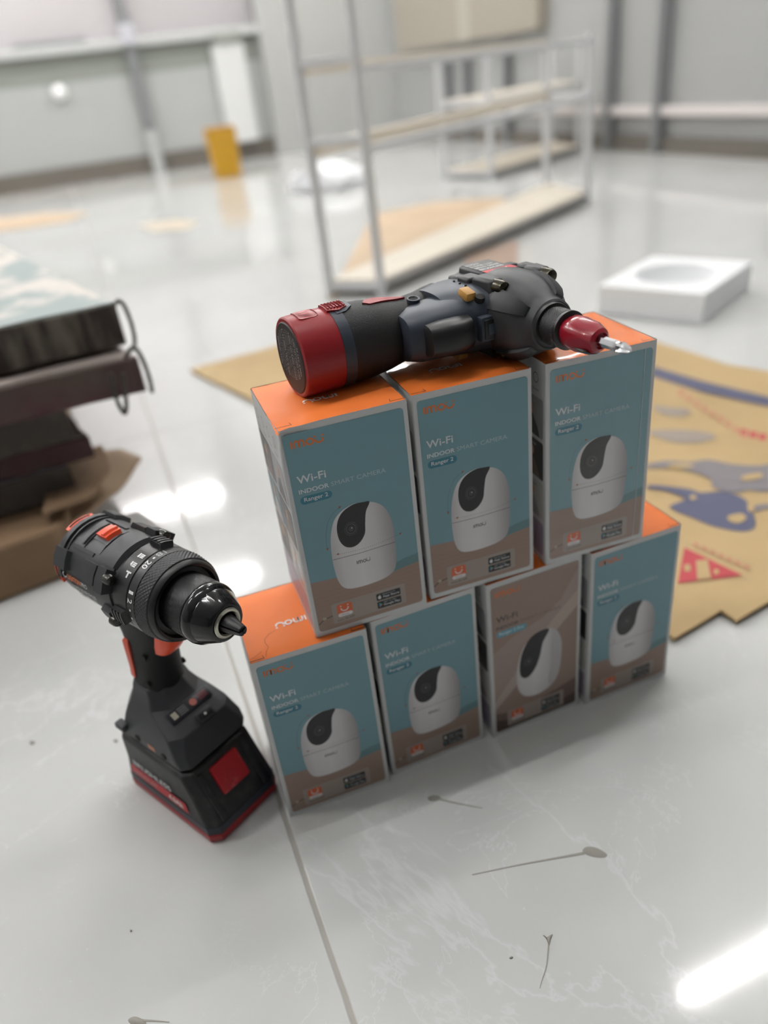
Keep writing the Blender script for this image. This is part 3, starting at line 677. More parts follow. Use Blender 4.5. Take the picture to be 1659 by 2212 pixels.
split_bm('front_rib', bm, drk, bt, 30, MB)
P = Print(); P.poly([(-.018, .021), (.058, .021), (.056, .031), (-.016, .031)], inkr, 0); P.text('BRUSHLESS', -.010, .0335, .050, .0055, inkw, 1, .01); P.text('LITHIUM', -.012, .0232, .030, .0045, inkg, 1); P.text('4.0Ah', .034, .0232, .018, .0055, inkw, 1, .02)
P.build('side_label', lambda u, v, L: (u, -.0350 + (v - .02) * .055 - .0003 * (L + 1), v), bt)
# brand label on the left side of the housing
P = Print(); dr = .0297
P.stroke(arc(-.0010, .0012, .0019, 100, 350, 8), .0008, inkw, 1); P.text('DEXTON', .0022, -.0012, .0150, .0042, inko, 1, .03); P.text('PRO', .0182, -.0010, .0065, .0036, inkw, 1)
for k, (t, w_) in enumerate((('CORDLESS BRUSHLESS', .026), ('IMPACT DRILL 20V', .024), ('0-500/0-2000 /min', .019), ('13mm  60Nm', .014))): P.text(t, .006, -.0068 - .0046 * k, w_, .0032, inkw if k < 2 else inkg, 1)
P.poly([(-.0012, -.0230), (.0042, -.0230), (.0042, -.0052), (-.0012, -.0052)], inkg, .5)
P.build('brand_label', lambda u, v, L: (-.015 + u * 1.1, -(dr + .0012) * sin(R(76) - v / dr), (dr + .0012) * cos(R(76) - v / dr)), D, HM)

# ================================================================== IMPACT DRIVER (lying on the boxes)
slate = mat('plastic_slate_blue', (.028, .037, .053), .48, bump=(800, .12, .0002))
rub2 = mat('rubber_textured', (.0075, .0075, .008), .6, bump=(1300, .7, .0005))
rub3 = mat('rubber_smooth_black', (.010, .010, .011), .42)
red2 = mat('cap_red', (.27, .011, .015), .36)
gfx = Vector((.1, -.995, 0)).normalized(); gfy = Vector((0, 0, -1)); gfz = gfx.cross(gfy)
G = empty('impact_driver', frame((.1367, .063, .3515), gfx, gfy, gfz), 'black and red impact driver lying on its side across the top cartons', 'drill')
# hammer case
def facet(x, a, q):
    if .044 < x < .069: return q * (1 - .03 * (.5 + .5 * cos(a * 8 - .6)))
    return q
CM = Matrix.Translation((0, .0004, .0008))
bm = bmesh.new(); lathe(bm, [(.014, .0255), (.0165, .0270), (.026, .0284), (.040, .0286), (.0455, .0278), (.0525, .0262), (.060, .0230), (.0665, .0188), (.0690, .0170), (.0735, .0162), (.0748, .0150), (.0740, .012)], 96, 0, True, facet)
from_bm('hammer_case', bm, blk, G, 28, CM)
for k in range(8):
    a = k * 45 + 10; bm = bmesh.new()
    if k % 2:
        secs = []
        for x, q, hw in ((.041, .0284, 17), (.0425, .0296, 16), (.048, .0293, 16), (.0545, .0276, 15), (.0615, .0246, 14), (.0668, .0206, 12), (.0678, .0190, 12)):
            secs.append([(x, -(q - .004) * sin(R(a - hw)), (q - .004) * cos(R(a - hw)))] + [(x, -q * sin(R(a + e)), q * cos(R(a + e))) for e in (-hw + 2, -hw / 2, 0, hw / 2, hw - 2)] + [(x, -(q - .004) * sin(R(a + hw)), (q - .004) * cos(R(a + hw)))])
        loft(bm, secs); from_bm('case_rib', bm, blk, G, 22, CM)
    else: bm.free()
bm = bmesh.new(); lathe(bm, [(.0735, .0132), (.0745, .0146), (.0762, .0138), (.0765, .012)], 48); from_bm('nose_ring', bm, blk2, G, 30)
bm = bmesh.new(); NX = 30
lathe(bm, [(.0755, .0115)] + [(.0765 + .0120 * i / NX, .0118) for i in range(NX + 1)] + [(.0888, .0116), (.0900, .0122), (.0918, .0122), (.0925, .0106)], 220, 0, True, knurl(0, 8, 54, .0009, .0765, .0885, .0765, .0885))
from_bm('bit_collar', bm, mat('knurl_black', (.012, .012, .013), .4), G, 60)
# bit holder and bit
bm = bmesh.new(); sec = []
for x, q, n_ in ((.086, .0088, 2.2), (.0935, .0090, 2.2), (.0950, .0098, 2.4), (.103, .0099, 2.6), (.108, .0090, 3.0), (.113, .0084, 3.4), (.1185, .0070, 2.4), (.1200, .0050, 2.0), (.1180, .0040, 2)):
    sec.append([(x, y, z) for y, z in sup(0, 0, q, q, n_, 36)])
loft(bm, sec); h = from_bm('bit_holder', bm, mat('holder_red', (.26, .008, .020), .26, coat=.3), G, 35, Matrix.Rotation(R(20), 4, 'X'))
h['label'] = 'dark red magnetic bit holder'
bm = bmesh.new(); patch(bm, .096, .116, -165, -95, .0088, .0100, 6, 0, .004); from_bm('holder_inset', bm, glo, h, 35)
bm = bmesh.new(); lathe(bm, [(.114, .0032), (.1325, .0032), (.1335, .0026), (.1350, .0031)], 6, 0, True)
secs = []
for x, q in ((.1350, .0033), (.1375, .0034), (.1415, .0023), (.1435, .0011)):
    secs.append([(x, -(q * (1 if i % 3 else .42)) * sin(2 * pi * i / 12), (q * (1 if i % 3 else .42)) * cos(2 * pi * i / 12)) for i in range(12)])
loft(bm, secs); from_bm('screwdriver_bit', bm, mat('bit_chrome', (.78, .78, .80), .14, metal=1), G, 30)['label'] = 'chrome cross-head bit'
# motor housing, its label faces up
DZ = .003
def hprism(name, pts, y0, y1, m=blk, bev=.002, parent=G, inset=0):
    bm = bmesh.new(); prism(bm, [(x, z + DZ) for x, z in pts], y1, y0, 0, lambda x, z, y: (x, y, z), inset)
    o = from_bm(name, bm, m, parent, 30); b = o.modifiers.new('b', 'BEVEL'); b.width = bev; b.segments = 2; b.limit_method = 'ANGLE'; b.angle_limit = R(30); return o
hprism('motor_housing', [(-.0100, -.0235), (-.0205, -.0150), (-.0235, 0), (-.0205, .0150), (-.0100, .0235), (.019, .0245), (.019, -.0245)], -.0205, .0235, bev=.003)
hprism('label_plinth', [(-.0185, -.0130), (-.0215, 0), (-.0185, .0150), (.0215, .0150), (.0215, -.0130)], -.0244, -.018, bev=.0012, inset=.06)
hprism('housing_block', [(.0030, -.0275), (.0175, -.0275), (.0175, -.0150), (.0030, -.0150)], -.0245, -.008, bev=.0018)
hprism('housing_block', [(-.0110, -.0262), (.0010, -.0262), (.0010, -.0170), (-.0110, -.0170)], -.0222, -.008, bev=.0018)
hprism('housing_block', [(-.0080, .0165), (.0020, .0165), (.0020, .0258), (-.0080, .0258)], -.0225, -.004, bev=.002)
hprism('housing_block', [(.0100, .0165), (.0230, .0165), (.0230, .0262), (.0100, .0262)], -.0250, -.004, bev=.002)
hprism('screw_boss', [(.0175, -.0255), (.0400, -.0245), (.0400, -.0135), (.0175, -.0125)], -.0262, -.006, bev=.0025)
hprism('screw_boss', [(.0230, .0125), (.0400, .0135), (.0400, .0235), (.0230, .0255)], -.0262, -.006, bev=.0025)
hprism('screw_boss', [(.0175, -.0240), (.0400, -.0235), (.0400, -.0140), (.0175, -.0130)], .006, .0268, bev=.003)
hprism('screw_boss', [(.0175, .0130), (.0400, .0140), (.0400, .0235), (.0175, .0240)], .006, .0268, bev=.003)
hprism('case_shoulder', [(.0190, -.0150), (.0450, -.0120), (.0450, .0120), (.0190, .0150)], -.0246, -.012, bev=.003, inset=.12)
hprism('vent_frame', [(-.0085, -.0246), (.0020, -.0246), (.0020, -.0225), (-.0085, -.0225)], -.0170, -.0085, slate, .0006)
hprism('vent_slot', [(-.0070, -.0250), (-.0040, -.0250), (-.0040, -.0235), (-.0070, -.0235)], -.0155, -.0100, MATS['deep_black'], .0003)
hprism('vent_slot', [(-.0028, -.0250), (.0004, -.0250), (.0004, -.0235), (-.0028, -.0235)], -.0155, -.0100, MATS['deep_black'], .0003)
lb = hprism('label_plate', [(-.0170, -.0105), (-.0195, 0), (-.0170, .0125), (.0190, .0125), (.0190, -.0105)], -.0248, -.0242, mat('label_black', (.025, .023, .022), .4), .0002)
P = Print()
P.poly([(-.0088, -.0182), (.0148, -.0182), (.0148, -.0095), (-.0088, -.0095)], inkr, 1)
P.text('16V', -.002, -.0165, .0120, .0048, inkw, 2, .02)
for k, (t, w_) in enumerate((('BRUSHLESS', .019), ('IMPACT DRIVER', .020), ('0-2700 /min', .018), ('LI-ION', .010))): P.text(t, -.0075, -.0068 + .0058 * k, w_, .0034, inkw, 1, .01)
P.build('label_text', lambda u, v, L: (-v + .0005, -.0249 - .0001 * L, u + .0005), lb)
for (y, z) in ((-.0215, -.0192), (-.0215, .0185), (.0215, -.0188), (.0215, .0188)):
    bm = bmesh.new(); lathe(bm, [(.036, .0048), (.0455, .0048), (.0474, .0041), (.0481, .0022)], 20)
    for k in (0, 90): box(bm, .0472, .0479, -.0022, .0022, -.0005, .0005, M=Matrix.Rotation(R(k + 30), 4, 'X'))
    from_bm('screw', bm, mat('screw_bronze', (.06, .055, .04), .25, metal=.9), G, 40, Matrix.Translation((0, y, z + DZ)))
# slate body joining the head to the handle
HY = .0026
def zs(z, x0, x1, ry, n=2.8, seg=44, cy=HY): return [((x0 + x1) / 2 + a, b + cy, z) for a, b in sup(0, 0, (x1 - x0) / 2, ry, n, seg)]
bm = bmesh.new()
loft(bm, [zs(-.0480, -.022, .030, .0195, 2.6, cy=.001), zs(-.0400, -.024, .036, .0205, 2.8, cy=.001), zs(-.030, -.025, .042, .0220, 3.0, cy=.001), zs(-.020, -.0235, .0455, .0225, 3.2, cy=.001), zs(-.010, -.021, .045, .0215, 3.2, cy=.001)])
from_bm('body_shell', bm, slate, G, 40)
bm = bmesh.new()
loft(bm, [zs(-.0800, .002, .030, .0120, 2.8), zs(-.0790, -.002, .034, .0150, 2.8), zs(-.070, -.004, .0385, .0170, 2.8), zs(-.055, -.006, .0390, .0180, 2.8), zs(-.040, -.008, .040, .0195, 2.8), zs(-.030, -.008, .042, .0200, 2.8)])
from_bm('trigger_surround', bm, slate, G, 40)
# grip
bm = bmesh.new()
loft(bm, [zs(-.118, -.0262, .0262, .0260, 2.15), zs(-.108, -.0262, .0262, .0260, 2.15), zs(-.096, -.0255, .0260, .0250, 2.15), zs(-.084, -.0235, .0250, .0230, 2.2), zs(-.073, -.0220, .0215, .0208, 2.3), zs(-.062, -.0225, .0160, .0194, 2.3), zs(-.050, -.0250, .0110, .0196, 2.3), zs(-.040, -.0280, .0060, .0205, 2.3), zs(-.032, -.0300, .0000, .0205, 2.3), zs(-.027, -.029, -.006, .0190, 2.3)])
from_bm('grip', bm, rub2, G, 40)
bm = bmesh.new(); loft(bm, [zs(-.1225, -.0266, .0266, .0264, 2.15), zs(-.1150, -.0266, .0266, .0264, 2.15)])
from_bm('grip_collar', bm, slate, G, 40)
def gr(v):   # grip radius at height v
    t = [(-.16, .0264), (-.108, .0262), (-.096, .0252), (-.084, .0236), (-.073, .0212), (-.062, .0196), (-.040, .0205)]
    for (a, ra), (b, rb) in zip(t, t[1:]):
        if a <= v <= b: return ra + (rb - ra) * (v - a) / (b - a)
    return .0205
def plate(pts, name, m, off0, off1, parent=G):
    """small raised plate on the grip: pts are (angle degrees from the back towards the upper side, z)"""
    pts = [q for i, p in enumerate(pts) for q in ([p] + [(p[0] + (pts[(i + 1) % len(pts)][0] - p[0]) * k / 4, p[1] + (pts[(i + 1) % len(pts)][1] - p[1]) * k / 4) for k in (1, 2, 3)])]
    bm = bmesh.new()
    def f(u, v, w): rr = gr(v) + w; return (-rr * cos(R(u)), HY - rr * sin(R(u)), v)
    prism(bm, pts, off0, off1, 0, f, .04); bmesh.ops.triangulate(bm, faces=[q for q in bm.faces if len(q.verts) > 4]); return from_bm(name, bm, m, parent, 30)
plate([(66, -.119), (118, -.119), (116, -.112), (106, -.106), (80, -.106), (68, -.112)], 'latch_surround', slate, -.004, .0010)
plate([(72, -.0745), (84, -.084), (92, -.094), (104, -.0985), (110, -.0940), (104, -.082), (97, -.070), (92, -.0635), (80, -.066)], 'grip_inlay', mat('inlay_red', (.30, .014, .018), .42), -.004, .0009)['label'] = 'red inlay on the grip'
bm = bmesh.new(); lathe(bm, [(-.002, .0044), (.0010, .0044), (.0011, .0032), (-.001, .0030)], 24, 0, False); from_bm('hole_rim', bm, slate, G, 30, Matrix.Translation((.006, -.0166, -.0605)) @ Matrix.Rotation(R(-80), 4, 'Z'))
hole(.006, -.0166, -.0605, .0032, G, -80, .002)
# trigger, lamp and direction switch
bm = bmesh.new()
loft(bm, [[(x, y + HY, z) for x, y in sup(cx, 0, rx, ry, 3, 28)] for z, cx, rx, ry in ((-.0715, .030, .0110, .0085), (-.0700, .032, .0140, .0108), (-.0600, .0350, .0150, .0116), (-.0480, .0355, .0148, .0116), (-.0395, .0340, .0130, .0112), (-.0375, .032, .010, .009))])
from_bm('trigger', bm, rub3, G, 40)
bm = bmesh.new(); box(bm, .040, .0472, -.0065, .0105, -.0345, -.0195, .0018); box(bm, .0462, .0480, -.0045, .0085, -.0325, -.0215, .0008, 1); box(bm, .0474, .0486, -.0015, .0055, -.0300, -.0240, .0005, 0)
from_bm('work_light', bm, [slate, blk2], G, 30)
bm = bmesh.new(); box(bm, -.002, .009, -.0030, .0030, -.0038, .0038, .0015)
from_bm('direction_switch', bm, mat('switch_amber', (.52, .27, .06), .45), G, 30, Matrix.Translation((.0265, -.0195, -.0335)) @ Matrix.Rotation(R(14), 4, 'Z'))['label'] = 'amber direction switch'
bm = bmesh.new(); box(bm, -.002, .009, -.003, .003, -.0038, .0038, .0015); from_bm('direction_switch', bm, MATS['switch_amber'], G, 30, Matrix.Translation((.018, .0225, -.0365)))
hole(.0375, -.0170, -.0285, .0032, G, -70, .003)
for k in range(3): hole(.004 + .008 * k, -.0212, -.0270 - .0005 * k, .0008, G, -90)
# battery cap
bm = bmesh.new(); loft(bm, [zs(-.1495, -.0235, .0235, .0235, 2.1), zs(-.1495, -.0250, .0250, .0250, 2.1), zs(-.1487, -.0260, .0260, .0259, 2.1), zs(-.136, -.0266, .0266, .0264, 2.12), zs(-.1225, -.0263, .0263, .0262, 2.15)])
cap = from_bm('battery', bm, red2, G, 40); cap['label'] = 'red slide-in battery'
bm = bmesh.new(); loft(bm, [zs(-.1502, -.0224, .0224, .0224, 2.1), zs(-.1490, -.0238, .0238, .0238, 2.1)]); from_bm('end_plate', bm, mat('end_label_black', (.022, .018, .016), .5), cap, 30)
P = Print()
for k in range(13):
    hw = (.0205 ** 2 - (.0028 * (k - 6)) ** 2) ** .5 * .92; n_ = int(hw / .0009)
    P.text('MODEL: LI-ION 16V 2.0Ah WARNING READ MANUAL'[k:k + n_], -hw, .0028 * (k - 6) - .0006, hw * 1.7, .0013 if k != 10 else .003, inkg if k % 4 else inkw, 1)
P.build('rating_text', lambda u, v, L: (v, u + HY, -.1504), cap)
bm = bmesh.new()
def capf(u, v, w): return (-(.0264 + w) * cos(R(u)), HY - (.0264 + w) * sin(R(u)), v)
plate([(78, -.124), (108, -.124), (112, -.116), (106, -.1095), (84, -.1095), (78, -.116)], 'release_button', red2, -.002, .0016, cap)
for k in range(6): plate([(82, -.1225 + .0022 * k), (105, -.1225 + .0022 * k), (105, -.1216 + .0022 * k), (82, -.1216 + .0022 * k)], 'button_rib', red2, .001, .0023, cap)
bm.free()
plate([(76, -.1430), (108, -.1430), (111, -.141), (111, -.1315), (108, -.1295), (76, -.1295), (73, -.1315), (73, -.141)], 'badge', red2, -.001, .0006, cap)
P = Print(); P.text('16V', 0, 0, 22, .0085, mat('embossed_red', (.45, .035, .035), .35), 1, .03)
P.build('voltage_mark', lambda u, v, L: capf(81 + u, -.1405 + v, .0008), cap)

_cr = Euler((R(59.4784), R(6.2652), R(-21.8341))).to_matrix(); _cp = Vector((-0.11388, -0.41229, 0.50100))
def px(x, y, z=0):      # place measured on the photograph -> point on the level z
    d = _cr @ Vector(((x - 829.5) / 1620.04, -(y - 1106) / 1620.04, -1)); return _cp + d * ((z - _cp.z) / d.z)
def pxy(x, y, Y):       # the same, on an upright plane at depth Y
    d = _cr @ Vector(((x - 829.5) / 1620.04, -(y - 1106) / 1620.04, -1)); return _cp + d * ((Y - _cp.y) / d.y)
# ================================================================== LEFT: stacked slabs on cardboard
def slab(name, corner, yaw, wx, wy, z0, z1, mats, label, seed, stick=None):
    """panel whose near right corner stands at corner; it runs wx to the left and wy back"""
    M = Matrix.Translation((corner[0], corner[1], z0)) @ Matrix.Rotation(R(yaw), 4, 'Z')
    root = empty(name, M, label, 'panel', 'stacked panels by the drill')
    bm = bmesh.new(); rnd = random.Random(seed)
    nx, ny = 26, 20; h = z1 - z0
    # edge frame with a slightly uneven outline
    out = [(-wx * i / nx, rnd.uniform(-.003, .003)) for i in range(nx + 1)] + [(-wx, wy * i / ny) for i in range(1, ny + 1)] + [(-wx * (nx - i) / nx, wy) for i in range(1, nx + 1)] + [(rnd.uniform(-.004, .002), wy * (ny - i) / ny) for i in range(1, ny)]
    out[0] = (0, 0); out = [(x - .17 * y, y) for x, y in out]
    prism(bm, out, 0, h - .002, 0, inset=0)
    fr = from_bm('core', bm, mats[0], root, 30); bv = fr.modifiers.new('b', 'BEVEL'); bv.width = .002; bv.segments = 2; bv.limit_method = 'ANGLE'; bv.angle_limit = R(60)
    bm = bmesh.new(); prism(bm, [(x * .995 - .002, y * .995 + .003) for x, y in out], h - .003, h, 0); from_bm('face_sheet', bm, mats[1], root, 30)
    return root
side_a = mat('panel_edge_grimy', (.030, .020, .016), .7, spots=(38, (.13, .115, .088), .42, .62, (1, 1, .22)), bump=(60, .6, .004))
side_b = mat('panel_edge_brown', (.085, .060, .048), .6, spots=(5, (.07, .012, .022), .40, .58), bump=(40, .3, .002))
top_a = mat('panel_top_stained', (.27, .32, .31), .6, spots=(13, (.58, .54, .49), .47, .60), bump=(30, .3, .002))
top_b = mat('panel_top_plain', (.26, .22, .20), .5, spots=(12, (.40, .34, .30), .45, .65))
side_c = mat('panel_edge_dark', (.055, .045, .036), .7, spots=(12, (.12, .105, .08), .45, .65), bump=(50, .5, .003))
side_d = mat('panel_edge_maroon', (.05, .014, .016), .6, spots=(9, (.05, .045, .045), .45, .6))
slab('stacked_panel', (-.100, .540, 0), 4, .62, .85, .249, .3005, (side_a, top_a), 'topmost grimy panel of the stack, stained pale green and cream on top', 3)
slab('stacked_panel', (-.0935, .505, 0), 1.5, .60, .80, .198, .243, (side_b, top_b), 'second panel from the top of the stack, brown and maroon edge, jutting out furthest', 5)
slab('stacked_panel', (-.192, .53, 0), 3, .55, .7, .150, .197, (side_c, top_b), 'grimy grey-brown panel third from the top of the stack', 8)
slab('stacked_panel', (-.176, .540, 0), 2, .55, .7, .118, .1495, (side_d, top_b), 'thin dark maroon panel fourth from the top of the stack', 9)
slab('stacked_panel', (-.210, .535, 0), 3, .52, .7, .075, .1175, (side_c, mat('panel_top_grey', (.13, .125, .125), .6)), 'dark grey panel lowest in the stack, just above the cardboard', 11)
# carton under the panels and folded flaps
cb = mat('cardboard_brown', (.235, .150, .085), .75, spots=(7, (.19, .12, .066), .4, .65), bump=(35, .3, .002))
cb2 = mat('cardboard_pale', (.34, .235, .15), .75, bump=(30, .3, .002))
bm = bmesh.new(); out = [(-.75, .40), (-.33, .452), (-.243, .468), (-.228, .49), (-.222, .60), (-.23, 1.15), (-.75, 1.15)]
prism(bm, out, 0.001, .072, 0); o = from_bm('cardboard_box', bm, cb, None, 30); tag(o, 'crushed brown cardboard carton under the stack of panels', 'box')
bv = o.modifiers.new('b', 'BEVEL'); bv.width = .006; bv.segments = 3; bv.limit_method = 'ANGLE'
def sheet(name, pts, z, th, m, label, cat, group=None, wav=.004, seed=1, cuts=4):
    bm = bmesh.new(); rnd = random.Random(seed)
    top = [bm.verts.new((x, y, 0)) for x, y, *_ in pts]; f = bm.faces.new(top)
    bmesh.ops.triangulate(bm, faces=[f]); bmesh.ops.subdivide_edges(bm, edges=bm.edges[:], cuts=cuts, use_grid_fill=True)
    ph = [rnd.uniform(0, 6) for _ in range(6)]
    def H(x, y): return z + wav * (1 + .5 * sin(x * 17 + ph[0]) + .5 * sin(y * 13 + ph[1] + x * 5)) + wav * .25 * sin(x * 60 + y * 41 + ph[2])
    for v in bm.verts: v.co.z = H(v.co.x, v.co.y) + th
    ex = bmesh.ops.extrude_face_region(bm, geom=bm.faces[:]); 
    for v in [g for g in ex['geom'] if isinstance(g, bmesh.types.BMVert)]: v.co.z -= th
    o = from_bm(name, bm, m, None, 40); tag(o, label, cat, group); return o, H
sheet('cardboard_flap', [(-.235, .50), (-.165, .56), (-.125, .64), (-.15, .70), (-.23, .72)], .045, .006, cb2, 'torn pale cardboard flap sticking out beside the stack of panels', 'cardboard', wav=.008, seed=4)
sheet('cardboard_flap', [(-.25, .475), (-.19, .495), (-.165, .56), (-.17, .64), (-.24, .66)], .078, .005, cb, 'folded brown cardboard flap lying on the carton under the panels', 'cardboard', wav=.007, seed=6)
# straps hanging from the panels
strap = mat('strap_black', (.05, .042, .036), .5)
for pix, Y, lab in (([(236, 668), (250, 655), (258, 650), (270, 664), (284, 700), (291, 735), (288, 757)], .545, 'black strap curving down from the topmost panel of the stack'),
                    ([(270, 775), (284, 752), (297, 757), (312, 786), (324, 822), (329, 848)], .500, 'black strap curling off the end of the second panel'),
                    ([(240, 806), (245, 840), (256, 873), (269, 893), (273, 880), (271, 850), (266, 806)], .492, 'loop of black strap hanging under the second panel')):
    bm = bmesh.new(); tube(bm, spline([tuple(pxy(x, y, Y)) for x, y in pix], 6, False), .0026, 8); o = from_bm('strap', bm, strap, None, 60); tag(o, lab, 'strap')

# ================================================================== RIGHT: flattened carton on the floor
cb3 = mat('cardboard_yellow', (.47, .335, .165), .7, spots=(5, (.41, .285, .135), .4, .65), bump=(12, .35, .004))
pts = [tuple(px(*q))[:2] for q in ((412, 805), (600, 752), (1000, 648), (1420, 745), (1565, 795), (1720, 820), (1960, 880), (1900, 1230), (1740, 1285), (1659, 1312), (1590, 1352), (1556, 1330), (1455, 1390))] + [(.30, .24), (.17, .62)]
flat, FH = sheet('flattened_carton', pts, .0008, .004, cb3, 'large flattened yellow-brown carton with blue and red printing lying on the floor', 'cardboard', wav=.0022, seed=3, cuts=7)
blu = mat('print_blue', (.085, .088, .145), .7); rdp = mat('print_red', (.44, .055, .065), .7); fnt = mat('print_faint_red', (.47, .235, .135), .7); fbl = mat('print_faint_blue', (.30, .25, .21), .7)
def carton_marks(name, shapes, up=0):
    bm = bmesh.new(); mats = []
    for pts, m in shapes:
        if m not in mats: mats.append(m)
        W_ = [px(x, y, .008) for x, y in pts]
        f = bm.faces.new([bm.verts.new((p.x, p.y, 0)) for p in W_]); f.material_index = mats.index(m)
    bmesh.ops.triangulate(bm, faces=bm.faces[:]); bmesh.ops.subdivide_edges(bm, edges=bm.edges[:], cuts=3, use_grid_fill=True)
    for v in bm.verts: v.co.z = FH(v.co.x, v.co.y) + .004 + .0012 + up
    return from_bm(name, bm, mats, flat)
carton_marks('blue_stripe', [([(1400, 792), (1520, 826), (1700, 868), (1700, 886), (1520, 850), (1400, 812)], blu)])['label'] = 'blue printed stripe'
blu2 = mat('print_blue_grey', (.20, .18, .19), .7)
for nm, pts_, m_ in (('blue_drawing', [(1400, 1048), (1440, 1050), (1490, 1056), (1515, 1064), (1560, 1060), (1600, 1072), (1618, 1090), (1632, 1130), (1622, 1146), (1590, 1148), (1540, 1138), (1495, 1120), (1456, 1104), (1448, 1094), (1480, 1080), (1440, 1062), (1400, 1056)], blu),
                     ('blue_drawing', [(1400, 1002), (1440, 994), (1490, 996), (1530, 990), (1580, 1000), (1640, 1004), (1700, 1000), (1700, 1050), (1650, 1062), (1618, 1058), (1590, 1064), (1540, 1052), (1536, 1036), (1500, 1020), (1450, 1010), (1400, 1010)], blu2),
                     ('blue_drawing', [(1628, 1094), (1650, 1088), (1700, 1086), (1700, 1096), (1652, 1100), (1634, 1106)], blu2)):
    carton_marks(nm, [(spline(pts_, 3), m_)])['label'] = 'blue printed drawing'
for pts_ in ([(1572, 1118), (1600, 1112), (1612, 1122), (1596, 1132), (1576, 1128)], [(1614, 1092), (1626, 1086), (1628, 1104), (1618, 1108)], [(1490, 1074), (1500, 1072), (1504, 1080), (1492, 1082)], [(1602, 1030), (1640, 1022), (1646, 1032), (1610, 1040)], [(1440, 1006), (1480, 1002), (1500, 1008), (1460, 1012)]):
    carton_marks('drawing_gap', [(spline(pts_, 3), cb3)], .0009)
carton_marks('faint_drawing', [(spline([(1400, 930), (1460, 925), (1530, 932), (1545, 945), (1500, 955), (1440, 950)], 3), fbl)])
carton_marks('faint_drawing', [(spline([(1410, 876), (1450, 880), (1490, 885), (1480, 898), (1430, 894)], 3), fbl)])
carton_marks('red_triangle', [([(1478, 1186), (1604, 1243), (1464, 1262)], rdp)])['label'] = 'red printed triangle'
carton_marks('triangle_cutout', [([(1503, 1214), (1528, 1212), (1536, 1252), (1506, 1256)], cb3), ([(1478, 1222), (1490, 1222), (1492, 1236), (1478, 1237)], cb3), ([(1542, 1232), (1552, 1232), (1552, 1242), (1542, 1243)], cb3)], .0008)
for i in range(9): carton_marks('red_letter', [([(1466 + i * 17, 842 + i * 11), (1478 + i * 17, 845 + i * 11), (1477 + i * 17, 858 + i * 11), (1465 + i * 17, 855 + i * 11)], fnt)])
for i in range(7): carton_marks('red_letter', [([(1498 + i * 18, 1174 + i * 7.5), (1510 + i * 18, 1178 + i * 7.5), (1509 + i * 18, 1187 + i * 7.5), (1497 + i * 18, 1183 + i * 7.5)], fnt)])
for i in range(3): carton_marks('red_letter', [([(1600 + i * 20, 925 + i * 5), (1616 + i * 20, 928 + i * 5), (1614 + i * 20, 940 + i * 5), (1598 + i * 20, 937 + i * 5)], rdp)])

# ================================================================== WHITE FOAM BLOCK
foam = mat('foam_white', (.86, .87, .88), .6, bump=(120, .1, .001))
c0, c1, c3 = px(1290, 678), px(1545, 706), px(1645, 618)
ex = (c1 - c0); ey = (c3 - c1); L1 = ex.length; ang = atan2(ex.y, ex.x)
root = empty('foam_block', Matrix.Translation(c0) @ Matrix.Rotation(ang, 4, 'Z'), 'white square foam block with a round hole, on the floor behind the cartons', 'block')
bm = bmesh.new(); Lx, Ly, hh = .225, .265, .062; n = 48
def sq(a):
    c, s = cos(a), sin(a); k = min(Lx / 2 / max(abs(c), 1e-6), Ly / 2 / max(abs(s), 1e-6)); return (Lx / 2 + c * k, Ly / 2 + s * k)
angs = sorted([2 * pi * i / n for i in range(n)] + [atan2(sy * Ly, sx * Lx) % (2 * pi) for sx in (1, -1) for sy in (1, -1)])
rings = [[(*sq(a), 0) for a in angs], [(*sq(a), hh) for a in angs], [(Lx / 2 + .083 * cos(a), Ly / 2 + .083 * sin(a), hh) for a in angs], [(Lx / 2 + .078 * cos(a), Ly / 2 + .078 * sin(a), hh - .03) for a in angs], [(Lx / 2 + .072 * cos(a), Ly / 2 + .072 * sin(a), .02) for a in angs]]
loft(bm, rings); o = from_bm('block', bm, foam, root, 30); bv = o.modifiers.new('b', 'BEVEL'); bv.width = .004; bv.segments = 3; bv.limit_method = 'ANGLE'; bv.angle_limit = R(50)

